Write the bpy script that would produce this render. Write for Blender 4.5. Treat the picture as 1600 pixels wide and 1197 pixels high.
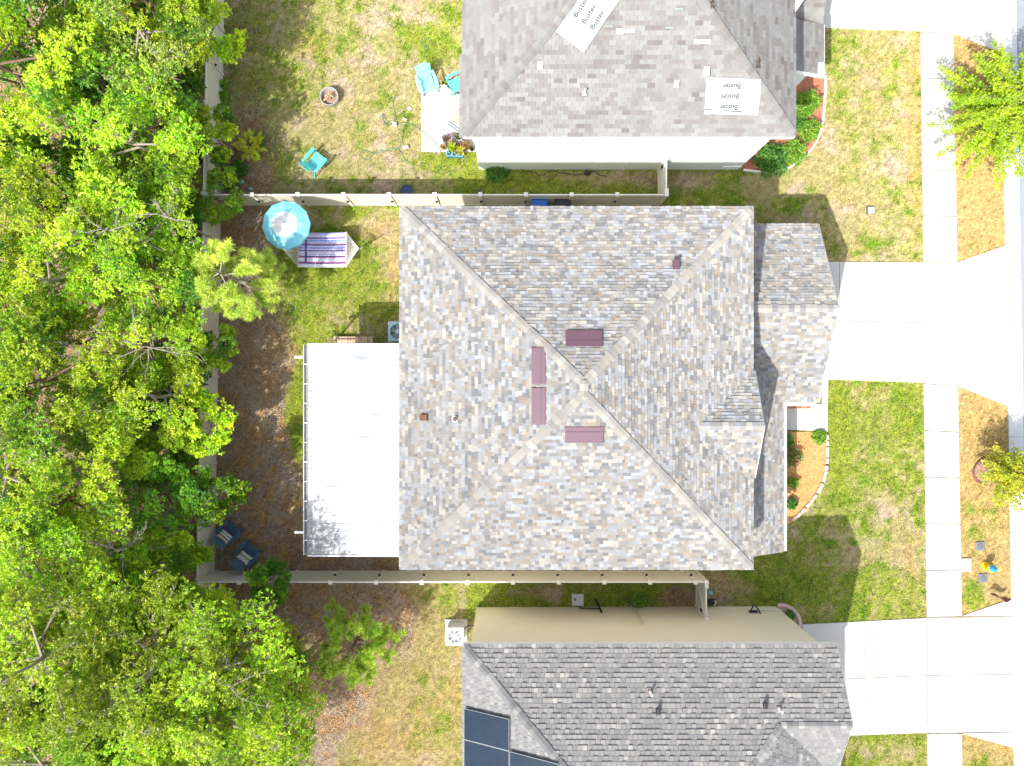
import bpy, math, random
import numpy as np
from mathutils import Vector, Matrix
R = math.radians
random.seed(7)
for o in list(bpy.data.objects): bpy.data.objects.remove(o, do_unlink=True)
SC = bpy.context.scene
COL = SC.collection
# ------------------------------------------------------------------ camera
CAMH = 30.0
cam_d = bpy.data.cameras.new('camera'); cam = bpy.data.objects.new('camera', cam_d); COL.objects.link(cam)
cam_d.sensor_fit = 'HORIZONTAL'; cam_d.sensor_width = 36; cam_d.lens = 36 * 1104 / 1600
cam_d.clip_end = 3000; cam.location = (0, 0, CAMH); cam.rotation_euler = (0, 0, 0)
SC.camera = cam
# ------------------------------------------------------------------ light
SUN = Vector((-0.54, -0.655, 1.0)).normalized()
w = bpy.data.worlds.new('World'); SC.world = w; w.use_nodes = True
nt = w.node_tree; bg = nt.nodes['Background']
sky = nt.nodes.new('ShaderNodeTexSky'); sky.sky_type = 'NISHITA'; sky.sun_disc = False
sky.dust_density = 3.0; sky.ozone_density = 1.0; sky.air_density = 0.8
sky.sun_elevation = math.asin(SUN.z); sky.sun_rotation = math.atan2(SUN.x, SUN.y)
hsv = nt.nodes.new('ShaderNodeHueSaturation'); hsv.inputs['Saturation'].default_value = .55
nt.links.new(sky.outputs[0], hsv.inputs['Color']); nt.links.new(hsv.outputs[0], bg.inputs[0]); bg.inputs[1].default_value = 0.15
sd = bpy.data.lights.new('sun', 'SUN'); sd.energy = 3.0; sd.angle = R(0.6); sd.color = (1.0, .96, .88)
so = bpy.data.objects.new('sun', sd); COL.objects.link(so)
so.rotation_euler = SUN.to_track_quat('Z', 'Y').to_euler(); so.location = (-20, -25, 40)
SC.view_settings.view_transform = 'Standard'; SC.view_settings.look = 'None'
SC.view_settings.exposure = 1.22; SC.view_settings.gamma = 1
SC.cycles.max_bounces = 6; SC.cycles.transparent_max_bounces = 6

# ------------------------------------------------------------------ helpers
K = 36.8; CX = 800.0; CY = 598.5; F = 1104.0
def W(px, py, h=0.0):
    s = (1 - h / CAMH) / K
    return Vector(((px - CX) * s, (CY - py) * s, h))
def onplane(px, py, pl, lift=0.0):
    a, b, c = pl; dx = (px - CX) / F; dy = (CY - py) / F
    s = (CAMH - c - lift) / (1 + a * dx + b * dy)
    return Vector((s * dx, s * dy, CAMH - s))

def tag(o, label=None, cat=None, group=None, kind=None):
    if label: o['label'] = label
    if cat: o['category'] = cat
    if group: o['group'] = group
    if kind: o['kind'] = kind
    return o
def thing(name, loc, label, cat, group=None, rz=0):
    e = bpy.data.objects.new(name, None); e.empty_display_size = .2
    e.location = loc; e.rotation_euler = (0, 0, rz); COL.objects.link(e)
    return tag(e, label, cat, group)
def copy_tree(o, loc=None, rz=None, label=None, parent=None, scale=None):
    c = o.copy(); COL.objects.link(c); c.parent = parent
    if loc is not None: c.location = loc
    if rz is not None: c.rotation_euler = (0, 0, rz)
    if scale is not None: c.scale = scale
    if label: c['label'] = label
    for ch in list(KIDS.get(o.name, [])):
        copy_tree_child(ch, c)
    return c
KIDS = {}
def copy_tree_child(ch, par):
    d = ch.copy(); COL.objects.link(d); d.parent = par
    KIDS.setdefault(par.name, []).append(d)
    for g in list(KIDS.get(ch.name, [])): copy_tree_child(g, d)

class MB:
    def __init__(s): s.v = []; s.f = []; s.c = []; s.cur = (1, 1, 1)
    def add(s, vs, fs):
        n = len(s.v); s.v += [tuple(p) for p in vs]
        for f in fs: s.f.append([n + i for i in f]); s.c.append(s.cur)
        return n
    def face(s, vs): s.add(vs, [list(range(len(vs)))])
    def box(s, c, d, rz=0, rx=0, ry=0):
        x, y, z = d[0] / 2, d[1] / 2, d[2] / 2
        m = Matrix.Rotation(rz, 3, 'Z') @ Matrix.Rotation(ry, 3, 'Y') @ Matrix.Rotation(rx, 3, 'X')
        c = Vector(c); P = [c + m @ Vector((a * x, b * y, e * z)) for e in (-1, 1) for b in (-1, 1) for a in (-1, 1)]
        s.add(P, [(0, 2, 3, 1), (4, 5, 7, 6), (0, 1, 5, 4), (2, 6, 7, 3), (0, 4, 6, 2), (1, 3, 7, 5)])
    def bar(s, p0, p1, wd, th, up=(0, 0, 1)):
        p0 = Vector(p0); p1 = Vector(p1); d = (p1 - p0).normalized(); u = Vector(up)
        if abs(d.dot(u)) > .98: u = Vector((1, 0, 0))
        a = d.cross(u).normalized() * wd / 2; b = a.cross(d).normalized() * th / 2
        P = [q + i * a + j * b for q in (p0, p1) for j in (-1, 1) for i in (-1, 1)]
        s.add(P, [(0, 1, 3, 2), (4, 6, 7, 5), (0, 4, 5, 1), (2, 3, 7, 6), (0, 2, 6, 4), (1, 5, 7, 3)])
    def prism(s, poly, z0, z1):
        n = len(poly); a = sum(poly[i][0] * poly[(i + 1) % n][1] - poly[(i + 1) % n][0] * poly[i][1] for i in range(n))
        if a < 0: poly = poly[::-1]
        P = [(p[0], p[1], z0) for p in poly] + [(p[0], p[1], z1) for p in poly]
        s.add(P, [list(range(n))[::-1], list(range(n, 2 * n))] + [(i, (i + 1) % n, n + (i + 1) % n, n + i) for i in range(n)])
    def tube(s, pts, r, n=8, cap=True):
        pts = [Vector(p) for p in pts]; m = len(pts)
        rs = r if isinstance(r, (list, tuple)) else [r] * m
        base = len(s.v); prev = None
        for i, p in enumerate(pts):
            d = (pts[min(i + 1, m - 1)] - pts[max(i - 1, 0)]).normalized()
            if prev is None:
                a = d.orthogonal().normalized()
            else:
                a = (prev - d * prev.dot(d)); a = a.normalized() if a.length > 1e-6 else d.orthogonal().normalized()
            prev = a; b = d.cross(a)
            for k in range(n):
                t = 2 * math.pi * k / n; s.v.append(tuple(p + (a * math.cos(t) + b * math.sin(t)) * rs[i]))
        for i in range(m - 1):
            for k in range(n):
                k2 = (k + 1) % n
                s.f.append([base + i * n + k, base + i * n + k2, base + (i + 1) * n + k2, base + (i + 1) * n + k]); s.c.append(s.cur)
        if cap:
            s.f.append([base + k for k in range(n)][::-1]); s.c.append(s.cur)
            s.f.append([base + (m - 1) * n + k for k in range(n)]); s.c.append(s.cur)
    def lathe(s, prof, c, n=20):
        c = Vector(c); base = len(s.v); m = len(prof)
        for (r, z) in prof:
            for k in range(n):
                t = 2 * math.pi * k / n; s.v.append((c.x + r * math.cos(t), c.y + r * math.sin(t), c.z + z))
        for i in range(m - 1):
            for k in range(n):
                k2 = (k + 1) % n
                s.f.append([base + i * n + k, base + i * n + k2, base + (i + 1) * n + k2, base + (i + 1) * n + k]); s.c.append(s.cur)
        s.f.append([base + k for k in range(n)][::-1]); s.c.append(s.cur)
        s.f.append([base + (m - 1) * n + k for k in range(n)]); s.c.append(s.cur)
    def ball(s, c, r, sc=(1, 1, 1), n=12, jit=0, rng=random):
        prof = []; base = len(s.v); m = n // 2
        for i in range(m + 1):
            th = math.pi * i / m
            for k in range(n):
                t = 2 * math.pi * k / n; q = r * (1 + jit * (rng.random() - .5))
                s.v.append((c[0] + q * sc[0] * math.sin(th) * math.cos(t), c[1] + q * sc[1] * math.sin(th) * math.sin(t), c[2] - q * sc[2] * math.cos(th)))
        for i in range(m):
            for k in range(n):
                k2 = (k + 1) % n
                s.f.append([base + i * n + k, base + i * n + k2, base + (i + 1) * n + k2, base + (i + 1) * n + k]); s.c.append(s.cur)
    def build(s, name, mat, parent=None, world=True, smooth=False, bevel=0.0):
        me = bpy.data.meshes.new(name)
        off = Vector((0, 0, 0))
        if parent is not None and world:
            off = Vector(parent.location)
            if parent.parent is not None: off = off + Vector(parent.parent.location)
        me.from_pydata([(p[0] - off.x, p[1] - off.y, p[2] - off.z) for p in s.v] if world else s.v, [], s.f)
        ca = me.color_attributes.new('Col', 'FLOAT_COLOR', 'CORNER')
        arr = []
        for f, c in zip(s.f, s.c): arr += [c[0], c[1], c[2], 1.0] * len(f)
        ca.data.foreach_set('color', arr)
        me.materials.append(mat)
        if smooth:
            me.polygons.foreach_set('use_smooth', [True] * len(me.polygons))
            try: me.set_sharp_from_angle(angle=R(45))
            except Exception: pass
        me.update()
        o = bpy.data.objects.new(name, me); COL.objects.link(o)
        if parent is not None:
            o.parent = parent; KIDS.setdefault(parent.name, []).append(o)
        if bevel:
            b = o.modifiers.new('bevel', 'BEVEL'); b.width = bevel; b.segments = 2; b.limit_method = 'ANGLE'
        return o

def quads_mesh(name, V, C, nv=4):
    """V: (N*nv,3) ; C: (N,3) colour per face"""
    N = len(V) // nv
    me = bpy.data.meshes.new(name)
    me.vertices.add(N * nv); me.vertices.foreach_set('co', V.astype(np.float32).ravel())
    me.loops.add(N * nv); me.loops.foreach_set('vertex_index', np.arange(N * nv, dtype=np.int32))
    me.polygons.add(N); me.polygons.foreach_set('loop_start', np.arange(0, N * nv, nv, dtype=np.int32))
    me.polygons.foreach_set('loop_total', np.full(N, nv, dtype=np.int32))
    a = me.attributes.new('Col', 'FLOAT_COLOR', 'POINT')
    c4 = np.ones((N * nv, 4), np.float32); c4[:, :3] = np.repeat(C, nv, axis=0)
    a.data.foreach_set('color', c4.ravel())
    me.update(calc_edges=True)
    return me
def mesh_obj(name, me, mat, parent=None):
    me.materials.append(mat)
    o = bpy.data.objects.new(name, me); COL.objects.link(o)
    if parent is not None:
        o.parent = parent; KIDS.setdefault(parent.name, []).append(o)
    return o
def nrm(a): return a / np.maximum(np.linalg.norm(a, axis=1, keepdims=True), 1e-9)
def leaf_verts(P, D, Nn, L, Wd, droop=0.0):
    """rhombic leaves: base P, axis D, normal N, length L, width Wd"""
    S = nrm(np.cross(D, Nn)); L = L[:, None]; Wd = Wd[:, None]
    tip = P + D * L; tip[:, 2] -= droop * L[:, 0]
    mid = P + D * L * .45
    V = np.stack([P, mid + S * Wd / 2, tip, mid - S * Wd / 2], axis=1)
    return V.reshape(-1, 3)

# ------------------------------------------------------------------ materials
def pm(name, col=(.5, .5, .5), rough=.7, var=.12, scale=6, fine=60, attr=False, bump=.0, bscale=80, metal=0, spec=.3, stretch=None, coat=0):
    m = bpy.data.materials.new(name); m.use_nodes = True; t = m.node_tree; b = t.nodes['Principled BSDF']
    L = t.links.new; N = t.nodes.new
    b.inputs['Roughness'].default_value = rough; b.inputs['Metallic'].default_value = metal
    b.inputs['Specular IOR Level'].default_value = spec
    if coat: b.inputs['Coat Weight'].default_value = coat
    tc = N('ShaderNodeTexCoord'); mp = N('ShaderNodeMapping'); L(tc.outputs['Object'], mp.inputs[0])
    if stretch: mp.inputs['Scale'].default_value = stretch
    n1 = N('ShaderNodeTexNoise'); n1.inputs['Scale'].default_value = scale; n1.inputs['Detail'].default_value = 6
    n1.inputs['Roughness'].default_value = .65
    L(mp.outputs[0], n1.inputs['Vector'])
    n2 = N('ShaderNodeTexNoise'); n2.inputs['Scale'].default_value = fine; n2.inputs['Detail'].default_value = 2
    L(mp.outputs[0], n2.inputs['Vector'])
    ad = N('ShaderNodeMath'); ad.operation = 'ADD'; L(n1.outputs[0], ad.inputs[0]); L(n2.outputs[0], ad.inputs[1])
    mr = N('ShaderNodeMapRange'); mr.inputs[1].default_value = .6; mr.inputs[2].default_value = 1.4
    mr.inputs[3].default_value = 1 - var; mr.inputs[4].default_value = 1 + var; L(ad.outputs[0], mr.inputs[0])
    vm = N('ShaderNodeVectorMath'); vm.operation = 'SCALE'; L(mr.outputs[0], vm.inputs['Scale'])
    if attr:
        at = N('ShaderNodeAttribute'); at.attribute_name = 'Col'; L(at.outputs['Color'], vm.inputs[0])
    else:
        vm.inputs[0].default_value = col
    L(vm.outputs[0], b.inputs['Base Color'])
    if bump:
        n3 = N('ShaderNodeTexNoise'); n3.inputs['Scale'].default_value = bscale; n3.inputs['Detail'].default_value = 3
        L(mp.outputs[0], n3.inputs['Vector'])
        bp = N('ShaderNodeBump'); bp.inputs['Strength'].default_value = bump; bp.inputs['Distance'].default_value = .02
        L(n3.outputs[0], bp.inputs['Height']); L(bp.outputs[0], b.inputs['Normal'])
    m['bsdf'] = b.name
    return m
def leafmat(name, trans=.35, rough=.45, hue=.03, val=.25):
    m = bpy.data.materials.new(name); m.use_nodes = True; t = m.node_tree; b = t.nodes['Principled BSDF']
    L = t.links.new; N = t.nodes.new
    at = N('ShaderNodeAttribute'); at.attribute_name = 'Col'
    oi = N('ShaderNodeObjectInfo'); hs = N('ShaderNodeHueSaturation')
    m1 = N('ShaderNodeMapRange'); m1.inputs[3].default_value = .5 - hue; m1.inputs[4].default_value = .5 + hue; L(oi.outputs['Random'], m1.inputs[0])
    mu = N('ShaderNodeMath'); mu.operation = 'MULTIPLY'; mu.inputs[1].default_value = 7.31; L(oi.outputs['Random'], mu.inputs[0])
    fr = N('ShaderNodeMath'); fr.operation = 'FRACT'; L(mu.outputs[0], fr.inputs[0])
    m2 = N('ShaderNodeMapRange'); m2.inputs[3].default_value = 1 - val; m2.inputs[4].default_value = 1 + val; L(fr.outputs[0], m2.inputs[0])
    L(m1.outputs[0], hs.inputs['Hue']); L(m2.outputs[0], hs.inputs['Value']); L(at.outputs['Color'], hs.inputs['Color'])
    L(hs.outputs[0], b.inputs['Base Color']); b.inputs['Roughness'].default_value = rough; b.inputs['Specular IOR Level'].default_value = .35
    tr = N('ShaderNodeBsdfTranslucent'); hs2 = N('ShaderNodeHueSaturation'); hs2.inputs['Value'].default_value = 1.25
    hs2.inputs['Hue'].default_value = .485
    L(hs.outputs[0], hs2.inputs['Color']); L(hs2.outputs[0], tr.inputs[0])
    mx = N('ShaderNodeMixShader'); mx.inputs[0].default_value = trans
    out = t.nodes['Material Output']; L(b.outputs[0], mx.inputs[1]); L(tr.outputs[0], mx.inputs[2]); L(mx.outputs[0], out.inputs[0])
    return m

M_ground = pm('ground_turf', attr=True, rough=.95, var=.55, scale=5, fine=22, bump=1.0, bscale=28, spec=.05)
M_conc = pm('concrete_light', (.475, .468, .44), .85, .12, .7, 30, bump=.1, bscale=90, spec=.2)
M_joint = pm('concrete_joint', (.25, .25, .23), .9, .2)
M_gutterc = pm('kerb_concrete', (.56, .58, .60), .85, .12, 1.2, 25, bump=.1)
M_road = pm('asphalt', (.24, .26, .30), .9, .15, 1.5, 60, bump=.3)
def rough_diffuse(m, v=1.0):
    b = m.node_tree.nodes['Principled BSDF']
    if 'Diffuse Roughness' in b.inputs: b.inputs['Diffuse Roughness'].default_value = v
    return m
M_shingb = pm('aged_shingle', attr=True, rough=.9, var=.12, scale=1.6, fine=45, bump=.25, bscale=120, spec=.15)
M_shing = pm('shingle_granules', attr=True, rough=.9, var=.10, scale=2.2, fine=45, bump=.25, bscale=120, spec=.15)
rough_diffuse(M_shing); rough_diffuse(M_ground)
M_white = pm('white_paint', (.80, .80, .78), .5, .04, 3, 20)
M_alum = pm('white_aluminium', (.86, .87, .88), .35, .03, 3, 30, spec=.4)
M_wallN = pm('stucco_pale_green', (.66, .71, .66), .85, .04, 1.5, 50, bump=.15, bscale=150)
M_wallM = pm('stucco_beige', (.58, .54, .46), .85, .05, 1.5, 50, bump=.15, bscale=150)
M_wallS = pm('stucco_cream', (.78, .71, .55), .85, .05, 1.5, 50, bump=.15, bscale=150)
M_vinyl = pm('vinyl_tan', (.70, .66, .57), .45, .05, 2, 20, spec=.4)
M_vinylw = pm('vinyl_cap', (.80, .78, .72), .4, .03, 3, 20, spec=.4)
M_black = pm('black_plastic', (.02, .022, .03), .4, .1, 10)
M_maroon = pm('maroon_metal', (.115, .062, .084), .45, .06, 5, 40, spec=.5)
M_rust = pm('rusty_metal', (.13, .06, .04), .8, .35, 14, 60)
M_brownp = pm('brown_paint', (.16, .08, .07), .6, .15, 10)
M_bark = pm('bark_grey', (.30, .26, .21), .95, .35, 6, 30, bump=.6, bscale=30)
M_barkb = pm('bark_brown', (.17, .11, .075), .95, .35, 6, 30, bump=.6, bscale=30)
M_leaf = leafmat('leaf_broad', .36, .38, .016, .30)
M_leaf2 = leafmat('leaf_garden', .35, .4, .0, .0)
M_needle = leafmat('pine_needles', .35, .5, .0, .0)
M_mulch = pm('mulch_chips', attr=True, rough=.95, var=.4, scale=9, fine=40, bump=.8, bscale=50)
M_col = pm('painted_surface', attr=True, rough=.55, var=.07, scale=5, fine=30)
M_solar = pm('solar_cells', attr=True, rough=.3, var=.05, scale=5, spec=.15)
M_metal = pm('galvanised_metal', (.55, .57, .60), .4, .12, 8, 40, metal=.6)
M_plast = pm('moulded_plastic', attr=True, rough=.38, var=.05, scale=4, fine=20, spec=.45)
M_wood = pm('weathered_planks', attr=True, rough=.8, var=.2, scale=4, fine=30, stretch=(1, 8, 1))
M_fabric = pm('woven_fabric', attr=True, rough=.9, var=.06, scale=6, fine=120, bump=.2, bscale=200)

# ------------------------------------------------------------------ numpy value noise + ground colour field
def _h(ix, iy, s):
    n = (ix * 374761393 + iy * 668265263 + s * 1442695041) & 0xffffffff
    n = ((n ^ (n >> 13)) * 1274126177) & 0xffffffff
    return ((n ^ (n >> 16)) & 0xffff) / 65535.0
def vn(x, y, s=0):
    ix = np.floor(x).astype(np.int64); iy = np.floor(y).astype(np.int64); fx = x - ix; fy = y - iy
    fx = fx * fx * (3 - 2 * fx); fy = fy * fy * (3 - 2 * fy)
    a = _h(ix, iy, s); b = _h(ix + 1, iy, s); c = _h(ix, iy + 1, s); d = _h(ix + 1, iy + 1, s)
    return (a * (1 - fx) + b * fx) * (1 - fy) + (c * (1 - fx) + d * fx) * fy
def fbm(x, y, s=0, o=4):
    r = 0; a = .5; t = 0
    for i in range(o):
        r = r + a * vn(x * 2 ** i + 17.3 * i, y * 2 ** i - 9.1 * i, s + i); t += a; a *= .62
    return r / t
def ss(a, b, x):
    t = np.clip((x - a) / (b - a), 0, 1); return t * t * (3 - 2 * t)
# region rects px: (x0,y0,x1,y1, soft, green, litter, orange)
REG = [(-3000, -3000, 5000, 5000, 1, .45, 0, .2),
       (340, -400, 728, 322, 8, .44, .0, .05),
       (340, 322, 628, 893, 6, .62, .0, .1),
       (340, 893, 728, 1800, 6, .37, .0, .15),
       (728, 255, 1040, 322, 6, .92, .0, .0),
       (728, 893, 1100, 960, 6, .90, .0, .0),
       (1040, 255, 1240, 330, 8, .66, .0, .0),
       (1236, 30, 1445, 410, 6, .43, .0, .15),
       (1100, 590, 1448, 985, 6, .68, .0, .0),
       (1486, -300, 1600, 410, 5, .10, .0, 1.0),
       (1490, 590, 1600, 985, 5, .16, .0, 1.0),
       (1300, 1140, 1450, 1500, 5, .62, .0, .2), (1500, 1140, 1600, 1500, 5, .3, .0, .8)]
# blobs px: (x,y,rx,ry, dgreen, dlitter, dorange)
BLOB = [(380, 60, 45, 120, .05, .30, 0), (375, 230, 45, 70, -.1, .7, 0), (470, 40, 90, 60, .1, .12, 0), (490, 70, 30, 22, .2, .1, .9), (440, 195, 40, 40, .15, .2, 0),
        (500, 210, 110, 60, -.12, .0, .1), (560, 120, 60, 80, -.25, 0, 0), (620, 230, 60, 40, -.1, .1, 0), (690, 60, 60, 60, .15, 0, 0),
        (700, 250, 60, 20, .4, 0, 0), (360, 290, 50, 30, 0, .9, 0),
        (380, 350, 45, 60, -.3, 1.1, .1), (365, 500, 50, 120, -.4, 1.3, .0), (378, 640, 60, 110, -.3, 1.3, .5), (395, 800, 75, 90, -.4, 1.2, .6), (460, 680, 22, 90, .35, -.35, .1), (452, 800, 18, 40, .25, -.3, .1),
        (430, 560, 55, 60, -.2, .6, .1), (500, 880, 140, 18, -.3, .9, .4), (440, 760, 50, 130, -.1, .7, .4),
        (540, 450, 60, 60, .25, -.2, 0), (590, 360, 40, 22, -.45, 0, .4), (560, 480, 40, 24, -.1, 0, 0), (615, 440, 12, 60, -.35, 0, .6),
        (470, 640, 22, 60, .4, -.5, .2), (510, 430, 40, 30, .2, 0, 0), (500, 520, 40, 26, .2, -.3, 0),
        (400, 920, 80, 26, -.3, 1.2, .3), (500, 950, 100, 50, -.3, 1.1, .4), (580, 960, 60, 60, -.25, .8, .2), (540, 1080, 60, 60, -.25, 1.1, .2), (480, 1180, 50, 60, -.3, 1.0, 0),
        (620, 970, 60, 30, -.1, .35, .0), (700, 930, 50, 24, .42, -.1, 0), (700, 960, 30, 30, .2, 0, 0), (660, 1100, 60, 110, .05, 0, .2), (600, 1160, 60, 50, -.15, 0, .4),
        (740, 935, 60, 16, .0, 0, 0), (830, 925, 60, 12, -.35, .5, 0), (1060, 935, 40, 25, -.2, .9, 0), (1115, 900, 26, 20, -.3, .5, .2), (1120, 935, 30, 16, -.2, .4, 0),
        (930, 276, 100, 10, -.75, .35, 0), (1010, 285, 40, 22, -.3, .4, 0), (1080, 282, 40, 12, -.5, .2, 0), (1190, 290, 60, 18, -.35, .3, 0), (790, 300, 60, 20, -.1, .3, 0),
        (1260, 300, 30, 40, .15, 0, 0), (1320, 300, 60, 60, -.16, .05, 0), (1260, 90, 18, 60, .35, 0, 0), (1310, 80, 40, 30, .25, 0, 0), (1400, 100, 40, 60, -.1, 0, .2), (1300, 140, 20, 40, .2, 0, .0),
        (1330, 380, 60, 30, .25, 0, 0), (1350, 240, 70, 40, -.22, .06, 0), (1430, 230, 14, 180, -.1, 0, .8), (1420, 380, 22, 30, .1, 0, 0),
        (1360, 650, 40, 40, -.28, .1, .1), (1310, 620, 16, 80, .25, 0, 0), (1380, 780, 60, 30, -.3, .2, 0), (1350, 850, 60, 40, -.2, 0, 0), (1370, 900, 70, 50, -.02, 0, .1),
        (1310, 720, 30, 80, .28, 0, 0), (1380, 700, 60, 30, -.12, .2, 0), (1425, 870, 20, 40, -.25, 0, .5), (1240, 900, 110, 60, .25, 0, 0), (1290, 950, 40, 20, -.1, 0, 0),
        (1150, 920, 50, 30, -.3, .15, 0), (1430, 940, 20, 30, -.1, 0, .3),
        (1530, 650, 50, 40, .0, .15, .1), (1520, 930, 20, 24, .7, 0, -.8), (1550, 880, 30, 40, -.1, .1, -.1), (1560, 920, 24, 20, -.2, .35, -.4), (1520, 850, 40, 30, .35, 0, -.3),
        (1530, 100, 40, 60, .0, .1, 0), (1400, 1180, 30, 20, -.3, 0, 0), (1550, 1170, 30, 20, -.1, 0, 0)]
def field(x, y):
    px = x * K + CX; py = CY - y * K
    g = np.zeros_like(x); l = np.zeros_like(x); o = np.zeros_like(x)
    for (x0, y0, x1, y1, sf, gg, ll, oo) in REG:
        m = ss(x0 - sf, x0 + sf, px) * (1 - ss(x1 - sf, x1 + sf, px)) * ss(y0 - sf, y0 + sf, py) * (1 - ss(y1 - sf, y1 + sf, py))
        g = g * (1 - m) + gg * m; l = l * (1 - m) + ll * m; o = o * (1 - m) + oo * m
    for (bx, by, rx, ry, dg, dl, do) in BLOB:
        m = np.exp(-((px - bx) / rx) ** 2 - ((py - by) / ry) ** 2); g = g + dg * m; l = l + dl * m; o = o + do * m
    f = 1 - ss(336, 344, px); g = g * (1 - f) + .05 * f; l = l * (1 - f) + 1.3 * f; o = o * (1 - f) + .35 * f
    return g, l, o
C_ = lambda *a: np.array(a)
def gcolor(x, y, spread=1.0):
    g, l, o = field(x, y)
    n1 = fbm(x * .55, y * .55, 3); n2 = fbm(x * 2.2, y * 2.2, 11, 4); n3 = fbm(x * 6, y * 6, 23, 3); n4 = vn(x * 14, y * 14, 41)
    G = ss(.32, .72, g * .78 + (n1 - .5) * .75 + (n2 - .5) * .75 + (n3 - .5) * .35 + .10)
    Lm = ss(.28, .75, l + (n1 - .5) * .5 + (n2 - .5) * .7 + (n3 - .5) * .3)
    O = np.clip(o + (n2 - .5), 0, 1)
    deep = ss(.45, .75, n2 * .6 + n3 * .4)[:, None]
    green = C_(.235, .28, .035) * (1 - deep) + C_(.12, .21, .018) * deep
    sand = ss(.5, .72, fbm(x * 1.1, y * 1.1, 77))[:, None]
    straw = C_(.31, .275, .125) * (1 - sand) + C_(.38, .30, .215) * sand
    straw = straw * (1 - O[:, None]) + C_(.38, .265, .105) * O[:, None]
    gr = ss(.4, .62, fbm(x * 1.6, y * 1.6, 55))[:, None]
    lit = C_(.30, .20, .12) * (1 - gr) + C_(.335, .275, .225) * gr
    og = (ss(.55, .7, fbm(x * 3.1, y * 3.1, 91)) * (.35 + .65 * O))[:, None]
    lit = lit * (1 - og) + C_(.46, .26, .09) * og
    c = straw * (1 - G[:, None]) + green * G[:, None]
    c = c * (1 - Lm[:, None] * .92) + lit * Lm[:, None] * .92
    c = c * (.7 + .6 * n4[:, None])
    return c, G, Lm

# ------------------------------------------------------------------ ground sheet
def axis(lo, hi, st):
    a = list(np.arange(lo, hi + 1e-6, st)); d = st; q = hi
    out = []
    while q < 600: d *= 1.7; q += d; out.append(q)
    q = lo; d = st; pre = []
    while q > -600: d *= 1.7; q -= d; pre.append(q)
    return np.array(pre[::-1] + a + out)
gx = axis(-24, 24, .12); gy = axis(-18.5, 18.5, .12)
X, Y = np.meshgrid(gx, gy); nx, ny = len(gx), len(gy)
xf, yf = X.ravel(), Y.ravel()
gc, _, _ = gcolor(xf, yf)
far_ = ((np.abs(xf) > 24.1) | (np.abs(yf) > 18.6))[:, None]; gc = np.where(far_, np.where((xf < -12)[:, None], C_(.12, .10, .06), C_(.20, .22, .07)), gc)
inside = (np.abs(xf) < 23.5) & (np.abs(yf) < 18)
zf = np.where(inside, (fbm(xf * 1.5, yf * 1.5, 5) - .5) * .03 - .01, -.01)
me = bpy.data.meshes.new('ground'); me.vertices.add(nx * ny)
me.vertices.foreach_set('co', np.stack([xf, yf, zf], 1).astype(np.float32).ravel())
ii = np.arange((nx - 1) * (ny - 1)); r_ = ii // (nx - 1); c_ = ii % (nx - 1); b0 = r_ * nx + c_
fi = np.stack([b0, b0 + 1, b0 + nx + 1, b0 + nx], 1).astype(np.int32)
me.loops.add(fi.size); me.loops.foreach_set('vertex_index', fi.ravel())
me.polygons.add(len(fi)); me.polygons.foreach_set('loop_start', np.arange(0, fi.size, 4, dtype=np.int32)); me.polygons.foreach_set('loop_total', np.full(len(fi), 4, np.int32))
a = me.attributes.new('Col', 'FLOAT_COLOR', 'POINT'); c4 = np.ones((nx * ny, 4), np.float32); c4[:, :3] = gc; a.data.foreach_set('color', c4.ravel())
me.update(calc_edges=True)
tag(mesh_obj('ground', me, M_ground), kind='structure')

# ------------------------------------------------------------------ paving
def P2(*pts): return [tuple(W(a, b)[:2]) for a, b in pts]
HARD = []     # polygons (px) where grass does not grow
def slab(name, polys, mat, z=.035, joint=True):
    mb = MB()
    for p in polys: mb.prism(P2(*p), -.06, z)
    o = mb.build(name, mat); tag(o, kind='structure')
    HARD.extend(polys); return o
def lerp(a, b, t): return (a[0] + (b[0] - a[0]) * t, a[1] + (b[1] - a[1]) * t)
def strip_panels(L0, L1, R0, R1, n, gap):
    out = []
    for i in range(n):
        t0 = i / n + gap; t1 = (i + 1) / n - gap
        out.append([lerp(L0, L1, t0), lerp(R0, R1, t0), lerp(R0, R1, t1), lerp(L0, L1, t1)])
    return out
sw = []
sw += strip_panels((1435, -160), (1437.5, 49.5), (1486, -160), (1488.5, 52), 3, .0012)[:0]
sw += strip_panels((1438, 51), (1442.5, 409), (1488.7, 53), (1495, 410), 5, .0020)
sw += strip_panels((1443, 599.5), (1448, 964), (1496, 603.5), (1502, 962), 5, .0020)
sw += strip_panels((1448.5, 1146), (1454, 1500), (1502, 1146), (1507, 1500), 4, .0022)
sw += [[(1438, -400), (1487, -400), (1488, 51.6), (1437.5, 50)]][:0]
slab('sidewalk', sw, M_conc)
def quadgrid(c00, c10, c11, c01, nx_, ny_, gap=1.0):
    out = []
    for i in range(nx_):
        for j in range(ny_):
            def q(u, v): return lerp(lerp(c00, c10, u), lerp(c01, c11, u), v)
            lx = abs(c10[0] - c00[0]); ly = abs(c01[1] - c00[1]); gu = gap / max(lx, 1) / 2; gv = gap / max(ly, 1) / 2
            u0, u1 = i / nx_ + gu, (i + 1) / nx_ - gu; v0, v1 = j / ny_ + gv, (j + 1) / ny_ - gv
            out.append([q(u0, v0), q(u1, v0), q(u1, v1), q(u0, v1)])
    return out
dm = quadgrid((1180, 408), (1442.3, 410), (1443.2, 598.4), (1180, 590), 2, 2)
dm += [[(1442.9, 410.4), (1494.8, 410.4), (1572, 383), (1574.5, 497), (1443.4, 497)], [(1443.4, 497.6), (1574.6, 497.6), (1577.5, 636), (1496, 602.8), (1443.8, 599)]]
slab('driveway', dm, M_conc)
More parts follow.
